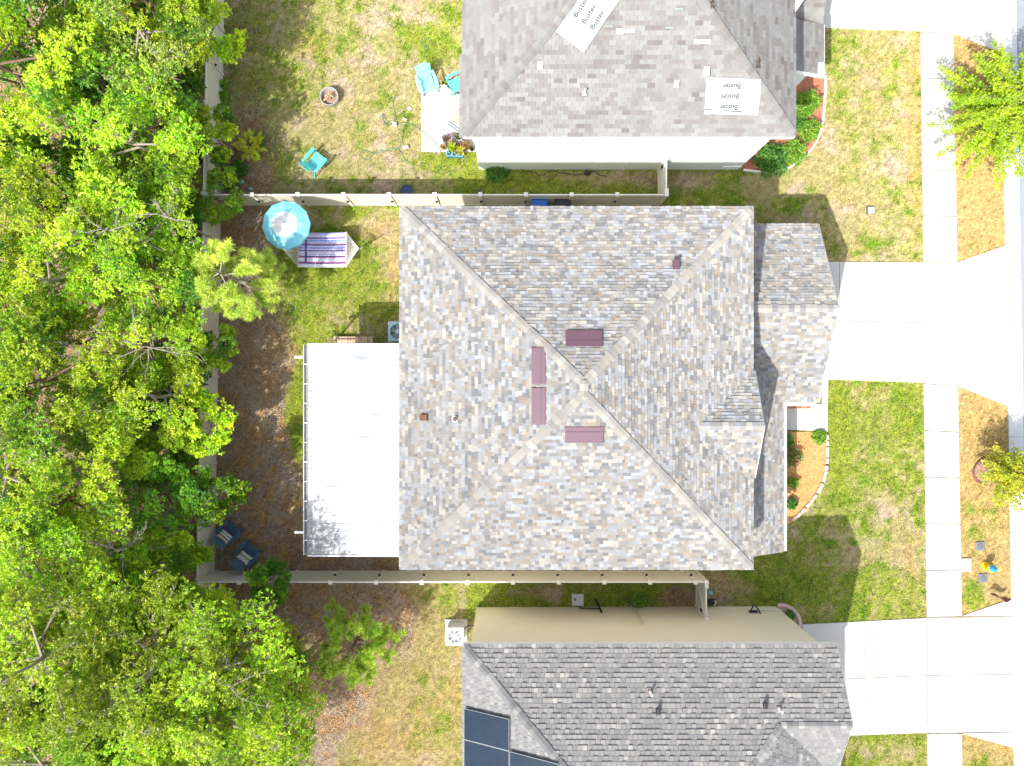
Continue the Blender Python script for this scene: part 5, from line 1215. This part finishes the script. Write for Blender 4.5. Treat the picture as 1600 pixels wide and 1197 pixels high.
# ------------------------------------------------------------------ umbrella
p = W(446, 351, 2.35); um = thing('patio_umbrella', (p.x, p.y, 0), 'open turquoise patio umbrella with a white centre beside the hammock', 'umbrella')
g = MB(); n = 12; Ru = .95
def rim(k): t = 2 * math.pi * k / n + .1; return (math.cos(t), math.sin(t))
for k in range(n):
    a, b_ = rim(k), rim(k + 1)
    m_ = ((a[0] + b_[0]) / 2, (a[1] + b_[1]) / 2)
    for i in range(6):
        r0, r1 = Ru * (i / 6) ** .9, Ru * ((i + 1) / 6) ** .9; z = lambda r: 2.62 - .36 * (r / Ru) ** 1.35
        sag = lambda r: .035 * (r / Ru); pr = lambda q, r, s=0: (q[0] * r, q[1] * r, z(r) - s)
        white = i < 3; c = (.62, .64, .68) if white else ((.19, .52, .64) if (k * 7 + i) % 5 else (.24, .57, .67)); g.cur = c
        for (u, v, su, sv) in ((a, m_, 0, 1), (m_, b_, 1, 0)):
            q = [pr(u, r0, sag(r0) * su), pr(u, r1, sag(r1) * su), pr(v, r1, sag(r1) * sv), pr(v, r0, sag(r0) * sv)]
            if i == 0: q = q[:3]
            g.face(q)
    g.cur = (.11, .55, .65); g.face([(a[0] * Ru, a[1] * Ru, 2.26), (b_[0] * Ru, b_[1] * Ru, 2.26), (b_[0] * Ru, b_[1] * Ru, 2.17), (a[0] * Ru, a[1] * Ru, 2.17)])
g.build('canopy', M_fabric, um, world=False)
g = MB(); g.cur = (.55, .58, .62); g.tube([(0, 0, 0), (0, 0, 2.66)], .02, 10)
g.build('pole', M_metal, um, world=False, smooth=True)
for k in range(n):
    a = rim(k); g = MB(); g.tube([(0, 0, 2.58), (a[0] * Ru * .98, a[1] * Ru * .98, 2.24)], .007, 5); g.build('rib', M_metal, um, world=False)
g = MB(); g.cur = (.15, .15, .16); g.lathe([(.24, 0), (.24, .05), (.06, .1), (.03, .25)], (0, 0, 0), 20); g.build('base', M_col, um, world=False, smooth=True)
g = MB(); g.lathe([(.03, 2.62), (.02, 2.68), (.0, 2.72)], (0, 0, 0), 10); g.build('finial', M_white, um, world=False)

# ------------------------------------------------------------------ hammock
hz = .72; A = W(466, 363, hz); B = W(541, 417, hz); yc = (A.y + B.y) / 2; hxc = (A.x + B.x) / 2; bl = B.x - A.x; bw = A.y - B.y
ham = thing('hammock', (hxc, yc, 0), 'quilted hammock with blue, lilac and white stripes and white rope ends', 'hammock')
g = MB(); nu, nv = 24, 30
strip_ = [(.42, .40, .78), (.50, .50, .85), (.62, .64, .88), (.62, .64, .88), (.07, .04, .20), (.58, .50, .80), (.25, .32, .75), (.32, .48, .82), (.55, .55, .85), (.55, .3, .5), (.07, .035, .19), (.6, .6, .85), (.30, .38, .78), (.35, .35, .75), (.62, .62, .86), (.09, .05, .2), (.6, .55, .8), (.66, .64, .84), (.36, .38, .76), (.68, .64, .86), (.08, .035, .19), (.5, .25, .4), (.68, .65, .84), (.55, .7, .82), (.66, .66, .85), (.5, .15, .3), (.08, .035, .19), (.68, .62, .82), (.60, .72, .86), (.74, .78, .84)]
def hp(i, j):
    u = i / nu; v = j / nv; return (-bl / 2 + bl * u, bw / 2 - bw * v, hz - .10 * math.sin(math.pi * u) - .05 * math.sin(math.pi * v) + .008 * math.sin(u * 50) * math.sin(v * 37))
for i in range(nu):
    for j in range(nv):
        c = strip_[j]
        if i == 3 and j > 3 and j < 27: c = (.08, .08, .3)
        g.cur = c; g.face([hp(i, j + 1), hp(i + 1, j + 1), hp(i + 1, j), hp(i, j)])
bo = g.build('bed', M_fabric, ham, world=False, smooth=True); sm_ = bo.modifiers.new('solid', 'SOLIDIFY'); sm_.thickness = .02
for s in (-1, 1):
    g = MB(); g.cur = (.45, .3, .2); g.tube([(s * (bl / 2 + .02), -bw / 2 - .04, hz), (s * (bl / 2 + .02), bw / 2 + .04, hz)], .022, 8); g.build('spreader_bar', M_wood, ham, world=False)
    g = MB(); hook = (s * (bl / 2 + .58), 0, 1.02)
    for k in range(22):
        yv = -bw / 2 + bw * (k + .5) / 22; g.tube([(s * (bl / 2 + .02), yv, hz), hook], .006, 4)
    for k in range(22):
        yv = -bw / 2 + bw * (k + .5) / 22; g.tube([(s * (bl / 2 - .03), yv, hz + .02), (s * (bl / 2 + .02), yv, hz + .03)], .010, 4)
    g.build('suspension_cords', M_white, ham, world=False)
st = thing('hammock_stand', (hxc, yc, 0), 'dark steel stand carrying the striped hammock', 'hammock stand')
g = MB(); e = bl / 2 + .75; g.tube([(-e, 0, 1.2), (-e + .1, 0, .9), (-e + .75, 0, .1), (-e + .95, 0, .05), (e - .95, 0, .05), (e - .75, 0, .1), (e - .1, 0, .9), (e, 0, 1.2)], .024, 8); g.build('arm', M_metal, st, world=False, smooth=True)
for s in (-1, 1): g = MB(); g.tube([(s * .95, -.5, .03), (s * .95, .5, .03)], .024, 8); g.build('foot', M_metal, st, world=False, smooth=True)

# ------------------------------------------------------------------ fire pit
p = W(517, 155); fp = thing('fire_pit', (p.x, p.y, 0), 'round galvanised fire ring filled with ash and logs on the lawn', 'fire pit')
g = MB(); g.lathe([(.36, 0), (.38, .32), (.39, .33), (.36, .33), (.345, .30), (.34, .02)], (0, 0, 0), 28); g.build('ring', M_metal, fp, world=False, smooth=True)
g = MB(); g.cur = (.30, .20, .15); g.lathe([(.343, .02), (.343, .12), (.2, .15), (.0, .16)], (0, 0, 0), 20); g.build('ash', M_mulch, fp, world=False)
rr = random.Random(4)
for k in range(6):
    g = MB(); g.cur = random.choice([(.5, .33, .2), (.3, .17, .1), (.42, .25, .17)]); an = rr.uniform(0, 3.14); q = Vector((rr.uniform(-.1, .1), rr.uniform(-.1, .1), .19 + .02 * k)); d = Vector((math.cos(an), math.sin(an), 0)) * rr.uniform(.12, .2)
    g.tube([q - d, q + d], .035, 8); g.build('log', M_wood, fp, world=False)

# ------------------------------------------------------------------ air conditioners
def aircon(px, py, label, col, par_pad=True, rz=0, s=.78):
    h = .8; p = W(px, py, h); o = thing('air_conditioner', (p.x, p.y, 0), label, 'air conditioner', rz=rz)
    g = MB(); g.box((0, 0, .04), (s + .22, s + .22, .09)); g.build('pad', M_conc, o, world=False, bevel=.01)
    g = MB(); g.cur = tuple(c * .8 for c in col); g.box((0, 0, .32), (s - .06, s - .06, .48))
    for k in range(16):
        for sx in (-1, 1): g.box((sx * (s / 2 - .02), 0, .14 + k * .04), (.012, s - .1, .012)); g.box((0, sx * (s / 2 - .02), .14 + k * .04), (s - .1, .012, .012))
    g.build('cabinet', M_plast, o, world=False)
    g = MB(); g.cur = col; n = 32; r = s * .40
    sq = []
    for k in range(n):
        t = 2 * math.pi * k / n; c_, s_ = math.cos(t), math.sin(t); m = max(abs(c_), abs(s_)); sq.append((c_ / m * s / 2, s_ / m * s / 2))
    for k in range(n):
        k2 = (k + 1) % n; t, t2 = 2 * math.pi * k / n, 2 * math.pi * k2 / n
        i0, i1 = (r * math.cos(t), r * math.sin(t)), (r * math.cos(t2), r * math.sin(t2))
        g.face([(i0[0], i0[1], h), (sq[k][0], sq[k][1], h), (sq[k2][0], sq[k2][1], h), (i1[0], i1[1], h)])
        g.face([(sq[k][0], sq[k][1], h), (sq[k][0], sq[k][1], h - .07), (sq[k2][0], sq[k2][1], h - .07), (sq[k2][0], sq[k2][1], h)]); g.face([(i1[0], i1[1], h), (i1[0], i1[1], h - .1), (i0[0], i0[1], h - .1), (i0[0], i0[1], h)])
    g.build('top_cover', M_plast, o, world=False)
    g = MB(); g.cur = (.05, .08, .11); g.lathe([(r + .03, h - .21), (r + .03, h - .20)], (0, 0, 0), 24); g.build('fan_well', M_plast, o, world=False)
    g = MB(); g.cur = (.25, .33, .38)
    for k in range(5):
        t = 2 * math.pi * k / 5 + .3; a = Vector((math.cos(t), math.sin(t), 0)); b_ = Vector((-math.sin(t), math.cos(t), 0)); g.face([a * .06 + Vector((0, 0, h - .15)), a * r * .93 - b_ * .07 + Vector((0, 0, h - .12)), a * r * .93 + b_ * .09 + Vector((0, 0, h - .16)), a * .07 + b_ * .05 + Vector((0, 0, h - .16))])
    g.build('fan', M_plast, o, world=False)
    g = MB(); g.cur = col
    for k in range(7): rk = r * (k + 1) / 7; g.tube([(rk * math.cos(2 * math.pi * q / 28), rk * math.sin(2 * math.pi * q / 28), h - .005) for q in range(29)], .005, 4, cap=False)
    for k in range(4): t = math.pi * k / 4; g.tube([(r * math.cos(t), r * math.sin(t), h), (-r * math.cos(t), -r * math.sin(t), h)], .007, 4)
    g.lathe([(.1, h - .02), (.1, h + .01), (.02, h + .02)], (0, 0, 0), 16); g.build('fan_guard', M_plast, o, world=False); return o
aircon(621, 518, 'blue-grey air conditioner unit half hidden under the eave beside the white patio cover', (.36, .54, .64))
ac2 = aircon(710.5, 995, 'white air conditioner unit on a concrete pad beside the cream wall', (.76, .78, .80), s=.72)
g = MB(); g.tube([(.34, .2, .5), (.55, .38, .55), (.75, .3, .35), (.88, .1, .3)], .025, 7); g.build('pipe', M_black, ac2, world=False, smooth=True)

# ------------------------------------------------------------------ wheelie bins
def binn(px, col, lid, label):
    p = W(px, 319.5, 1.05); o = thing('wheelie_bin', (p.x, p.y - .1, 0), label, 'bin', 'wheelie bins between the house and the fence')
    g = MB(); g.cur = col; g.add([(-.24, -.28, 0.05), (.24, -.28, .05), (.24, .22, .05), (-.24, .22, .05), (-.3, -.36, .98), (.3, -.36, .98), (.3, .3, .98), (-.3, .3, .98)], [(3, 2, 1, 0), (4, 5, 6, 7), (0, 1, 5, 4), (1, 2, 6, 5), (2, 3, 7, 6), (3, 0, 4, 7)]); g.build('body', M_plast, o, world=False, bevel=.02)
    g = MB(); g.cur = lid; g.add([(-.33, -.4, .98), (.33, -.4, .98), (.33, .33, .98), (-.33, .33, .98), (-.31, -.38, 1.03), (.31, -.38, 1.03), (.31, .31, 1.08), (-.31, .31, 1.08)], [(3, 2, 1, 0), (4, 5, 6, 7), (0, 1, 5, 4), (1, 2, 6, 5), (2, 3, 7, 6), (3, 0, 4, 7)]); g.build('lid', M_plast, o, world=False, bevel=.015)
    g = MB(); g.cur = col; g.tube([(-.25, .38, .93), (.25, .38, .93)], .018, 8); g.build('handle', M_plast, o, world=False)
    for s in (-1, 1): g = MB(); g.tube([(s * .26 - .02, .24, .1), (s * .26 + .02, .24, .1)], .1, 14); g.build('wheel', M_black, o, world=False)
binn(843, (.02, .10, .40), (.02, .16, .60), 'blue wheelie bin between the central house and the side fence'); binn(880, (.02, .025, .03), (.025, .03, .035), 'black wheelie bin between the central house and the side fence')
p = W(636, 300.5); tb = thing('tub', (p.x, p.y, 0), 'dark blue round tub on the grass behind the side fence', 'tub')
g = MB(); g.cur = (.02, .05, .14); g.lathe([(.2, 0), (.24, .2), (.26, .2), (.26, .18)], (0, 0, 0), 20); g.cur = (.05, .12, .22); g.lathe([(.235, .15), (.23, .16)], (0, 0, 0), 20); g.build('body', M_plast, tb, world=False, smooth=True)
g = MB(); g.tube([(-.26, 0, .19), (-.29, 0, .22), (-.26, .0, .16)], .01, 5); g.build('handle', M_black, tb, world=False)

# ------------------------------------------------------------------ lounger, table, clutter
p = W(722, 188, .35); lg = thing('lounger', (p.x, p.y, .05), 'metal framed lounger with brown cushion partly under the eave', 'lounger', rz=R(-35))
g = MB(); g.cur = (.45, .3, .25); g.box((0, .0, .34), (.85, .52, .06)); g.build('cushion', M_fabric, lg, world=False, bevel=.02)
g = MB()
for s in (-1, 1): g.tube([(-.5, s * .31, .38), (.5, s * .31, .38)], .018, 8)
for s in (-1, 1): g.tube([(s * .48, -.31, .38), (s * .48, .31, .38)], .018, 8)
g.build('frame', M_metal, lg, world=False, smooth=True)
for a in (-.46, .46):
    for b_ in (-.3, .3): g = MB(); g.tube([(a, b_, 0), (a, b_, .38)], .016, 8); g.build('leg', M_metal, lg, world=False)
g = MB(); g.cur = (.12, .17, .2); g.bar((-.42, -.37, .36), (.42, -.37, .36), .05, .04); g.bar((-.42, -.46, .3), (.42, -.46, .3), .05, .03); g.build('armrest', M_plast, lg, world=False)
p = W(697, 143, .35); tbk = thing('side_table', (p.x, p.y, .04), 'small white side table next to the turquoise patio chair', 'table', rz=R(-40))
g = MB(); g.cur = (.74, .76, .74); g.box((0, 0, .42), (.46, .3, .03)); g.build('top', M_plast, tbk, world=False, bevel=.01)
for a in (-.19, .19):
    for b_ in (-.11, .11): g = MB(); g.cur = (.7, .72, .7); g.box((a, b_, .2), (.03, .03, .42)); g.build('leg', M_plast, tbk, world=False)
def curve(pts, r, name, label, col, cat, z=.03):
    P = []
    for i in range(len(pts) - 1):
        p0, p1, p2, p3 = pts[max(i - 1, 0)], pts[i], pts[i + 1], pts[min(i + 2, len(pts) - 1)]
        for k in range(6):
            t = k / 6; q = [.5 * ((2 * p1[j]) + (-p0[j] + p2[j]) * t + (2 * p0[j] - 5 * p1[j] + 4 * p2[j] - p3[j]) * t * t + (-p0[j] + 3 * p1[j] - 3 * p2[j] + p3[j]) * t ** 3) for j in (0, 1)]; v = W(*q); v.z = z + r + (.03 if 655 < q[0] < 700 and 130 < q[1] < 238 else 0); P.append(v)
    g = MB(); g.cur = col; g.tube(P, r, 6); o = g.build(name, M_plast, smooth=True); tag(o, label, cat); return o
HG = (.10, .24, .17)
curve([(617, 152), (614, 165), (618, 185), (605, 190), (598, 178), (603, 195), (630, 192), (648, 198), (665, 210), (682, 226), (690, 242), (689, 258), (685, 274)], .010, 'garden_hose', 'green garden hose looping from the lawn across the white patio', (.08, .20, .17), 'hose')
curve([(630, 195), (629, 215), (624, 230), (608, 236), (590, 236), (575, 250), (562, 244), (568, 236), (588, 240), (612, 232), (626, 238), (632, 250), (645, 256)], .009, 'garden_hose', 'tangled green garden hose lying wholly on the lawn', HG, 'hose')
curve([(822, 268), (835, 270), (845, 275), (862, 268), (880, 271), (900, 274), (915, 271), (928, 268), (936, 274), (950, 276)], .014, 'cable', 'black cable lying along the pale green wall', (.02, .03, .03), 'cable')
p = W(917, 271); g = MB(); g.cur = (.02, .025, .03); g.box((p.x, p.y, .08), (.22, .16, .16)); g.box((p.x, p.y, .17), (.18, .12, .02)); tag(g.build('cable_box', M_plast, bevel=.01), 'small black box on the cable by the pale green wall', 'box')
def litterbit(px, py, sx, sy, sz, col, name, label, cat, rz=0, m=M_col):
    p = W(px, py); g = MB(); g.cur = col; g.box((p.x, p.y, sz / 2), (sx, sy, sz), rz); g.box((p.x, p.y, sz + .008), (sx * .8, sy * .8, .016), rz); o = g.build(name, m, bevel=.008); tag(o, label, cat); return o
litterbit(617, 195, .16, .16, .12, (.75, .75, .72), 'white_block', 'white block beside the green hose on the lawn', 'block')
litterbit(640, 170, .14, .12, .05, (.72, .72, .7), 'paper_scrap', 'white scrap on the lawn near the patio edge', 'scrap', .5)
litterbit(633, 187, .2, .1, .06, (.55, .36, .3), 'sprinkler', 'pinkish sprinkler head on the green hose', 'sprinkler', -.4)
litterbit(634, 231, .26, .14, .1, (.55, .42, .42), 'toy', 'small pink and red item left on the lawn near the hose', 'toy', .3)
litterbit(372, 231, .24, .2, .2, (.45, .07, .03), 'red_pot', 'orange red pot under the big-leaved yellow plant', 'pot', .2)
litterbit(725, 38, .1, .16, .1, (.55, .18, .06), 'brick', 'orange brick beside the pinkish tan roof edge', 'brick')
litterbit(725, 247, .3, .03, .03, (.5, .45, .38), 'stick', 'short stick on the grass beside the potted plants', 'stick', .9)
# entry brick edging, path edge
p0 = W(1230, 635); bk = thing('brick_edging', p0, 'row of reddish bricks at the inner end of the front path', 'bricks')
for k in range(8): g = MB(); g.cur = random.choice([(.40, .17, .09), (.34, .13, .08), (.46, .22, .12)]); g.box((p0.x - .1 + k * .14, p0.y, .08), (.13, .17, .09)); g.build('brick', M_col, bk, bevel=.006)

# ------------------------------------------------------------------ front verge objects
p = W(1359, 329); mbx = thing('utility_box', (p.x, p.y, 0), 'small pale green utility cover in the upper front lawn', 'utility box')
g = MB(); g.cur = (.10, .14, .13); g.box((0, 0, .04), (.3, .32, .09)); g.build('collar', M_col, mbx, world=False, bevel=.01); g = MB(); g.cur = (.55, .68, .62); g.box((.01, -.01, .10), (.25, .27, .05)); g.build('lid', M_plast, mbx, world=False, bevel=.02)
p = W(1509, 882.5); mp_ = thing('meter_pad', (p.x, p.y, 0), 'square concrete pad with pale lid touching the sidewalk', 'meter pad')
g = MB(); g.box((0, 0, .02), (.4, .56, .08)); g.build('pad', M_conc, mp_, world=False, bevel=.01); g = MB(); g.cur = (.62, .72, .76); g.lathe([(.11, .06), (.11, .075), (.09, .08)], (0, 0, 0), 20); g.build('lid', M_col, mp_, world=False); g = MB(); g.ball((-.12, -.2, .07), .025); g.build('bolt', M_black, mp_, world=False)
for (a, b_, lb) in ((1531, 853, 'grey square valve cover in the verge, the one nearer the small street tree'), (1535.5, 903, 'grey square valve cover in the verge, the one nearer the lower driveway')):
    p = W(a, b_); v_ = thing('valve_cover', (p.x, p.y, 0), lb, 'valve cover', 'grey valve covers near the hydrant'); g = MB(); g.cur = (.15, .16, .175); g.box((0, 0, .02), (.38, .38, .06), .05); g.build('slab', M_col, v_, world=False, bevel=.03); g = MB(); g.cur = (.12, .13, .145); g.lathe([(.12, .05), (.12, .062), (.1, .066)], (0, 0, 0), 18); g.build('lid', M_col, v_, world=False)
p = W(1538.5, 883.5); hy = thing('fire_hydrant', (p.x, p.y, 0), 'yellow fire hydrant with a blue bonnet in the roadside verge', 'hydrant')
YE = (.80, .62, .02)
g = MB(); g.cur = YE; g.lathe([(.17, 0), (.17, .05), (.11, .06), (.11, .42), (.15, .43), (.15, .48), (.12, .49)], (0, 0, 0), 20); g.build('barrel', M_plast, hy, world=False, smooth=True)
g = MB(); g.cur = (.02, .26, .62); g.lathe([(.14, .49), (.145, .53), (.12, .62), (.05, .68), (.045, .70)], (0, 0, 0), 20); g.lathe([(.035, .70), (.035, .76)], (0, 0, 0), 5); g.build('bonnet', M_plast, hy, world=False, smooth=True)
for an, r in ((R(200), .055), (R(20), .055), (R(290), .075)):
    d = Vector((math.cos(an), math.sin(an), 0)); g = MB(); g.cur = YE; g.tube([d * .09 + Vector((0, 0, .33)), d * .19 + Vector((0, 0, .33))], r, 12); g.tube([d * .19 + Vector((0, 0, .33)), d * .215 + Vector((0, 0, .33))], r * 1.15, 6); g.build('nozzle', M_plast, hy, world=False, smooth=True)
p = W(1565, 933, .45); ys = thing('yard_sign', (p.x, p.y, 0), 'small bent maroon and white yard sign on wire legs by the lower driveway', 'sign', rz=R(-10))
g = MB(); n = 10
for k in range(n):
    f = lambda t: (-.32 + .64 * t, .05 * math.sin(t * 6.28), 0)
    a, b_ = f(k / n), f((k + 1) / n); lean = -.14 * math.sin(math.pi * (k + .5) / n); g.cur = (.20, .05, .05) if k < 5 else ((.65, .6, .58) if k == 5 else (.22, .07, .06))
    l0, l1 = -.14 * math.sin(math.pi * k / n), -.14 * math.sin(math.pi * (k + 1) / n); g.face([(a[0], a[1], .2), (b_[0], b_[1], .2), (b_[0], b_[1] + l1, .6), (a[0], a[1] + l0, .6)])
so_ = g.build('panel', M_plast, ys, world=False); md_ = so_.modifiers.new('s', 'SOLIDIFY'); md_.thickness = .012
for s in (-.2, .2): g = MB(); g.tube([(s, 0, 0), (s, 0, .58)], .006, 5); g.build('leg', M_metal, ys, world=False)
# bits by the cream wall
p = W(902.5, 936.5); up_ = thing('concrete_pad', (p.x, p.y, 0), 'square grey concrete pad on the grass against the cream wall', 'pad'); g = MB(); g.box((0, 0, .03), (.5, .5, .1)); g.build('slab', M_gutterc, up_, world=False, bevel=.012); g = MB(); g.cur = (.2, .2, .2); g.lathe([(.06, .08), (.06, .09)], (-.12, .02, 0), 14); g.build('cap', M_col, up_, world=False)
p = W(1109, 925); g = MB(); g.cur = (.25, .5, .56); g.lathe([(.08, 0), (.085, .02), (.085, .14), (.07, .16), (.02, .17)], (p.x, p.y, 0), 18); tag(g.build('canister', M_plast, smooth=True), 'small pale blue round canister beside the gate of the cream wall', 'canister')
p = W(1111, 939); hr = thing('hose_reel', (p.x, p.y, 0), 'small black and white hose reel beside the gate of the cream wall', 'hose reel')
g = MB(); g.tube([(-.13, 0, .16), (.09, 0, .16)], .13, 16); g.build('drum', M_black, hr, world=False, smooth=True); g = MB(); g.bar((.05, -.08, .3), (.19, .0, .1), .03, .03); g.bar((.05, .1, .3), (.16, .0, .1), .03, .03); g.bar((-.1, -.05, .02), (.2, -.05, .02), .04, .04); g.build('frame', M_white, hr, world=False)
p = W(985, 938); g = MB(); g.cur = (.12, .10, .10); P = [(p.x + .13 * math.cos(t * .5) * (1 + .02 * t), p.y + .1 * math.sin(t * .5), .03 + .002 * t) for t in range(40)]; g.tube(P, .013, 6); tag(g.build('coiled_hose', M_plast, smooth=True), 'small coiled dark hose at the foot of the cream wall', 'hose')
print('objects', len(bpy.data.objects))
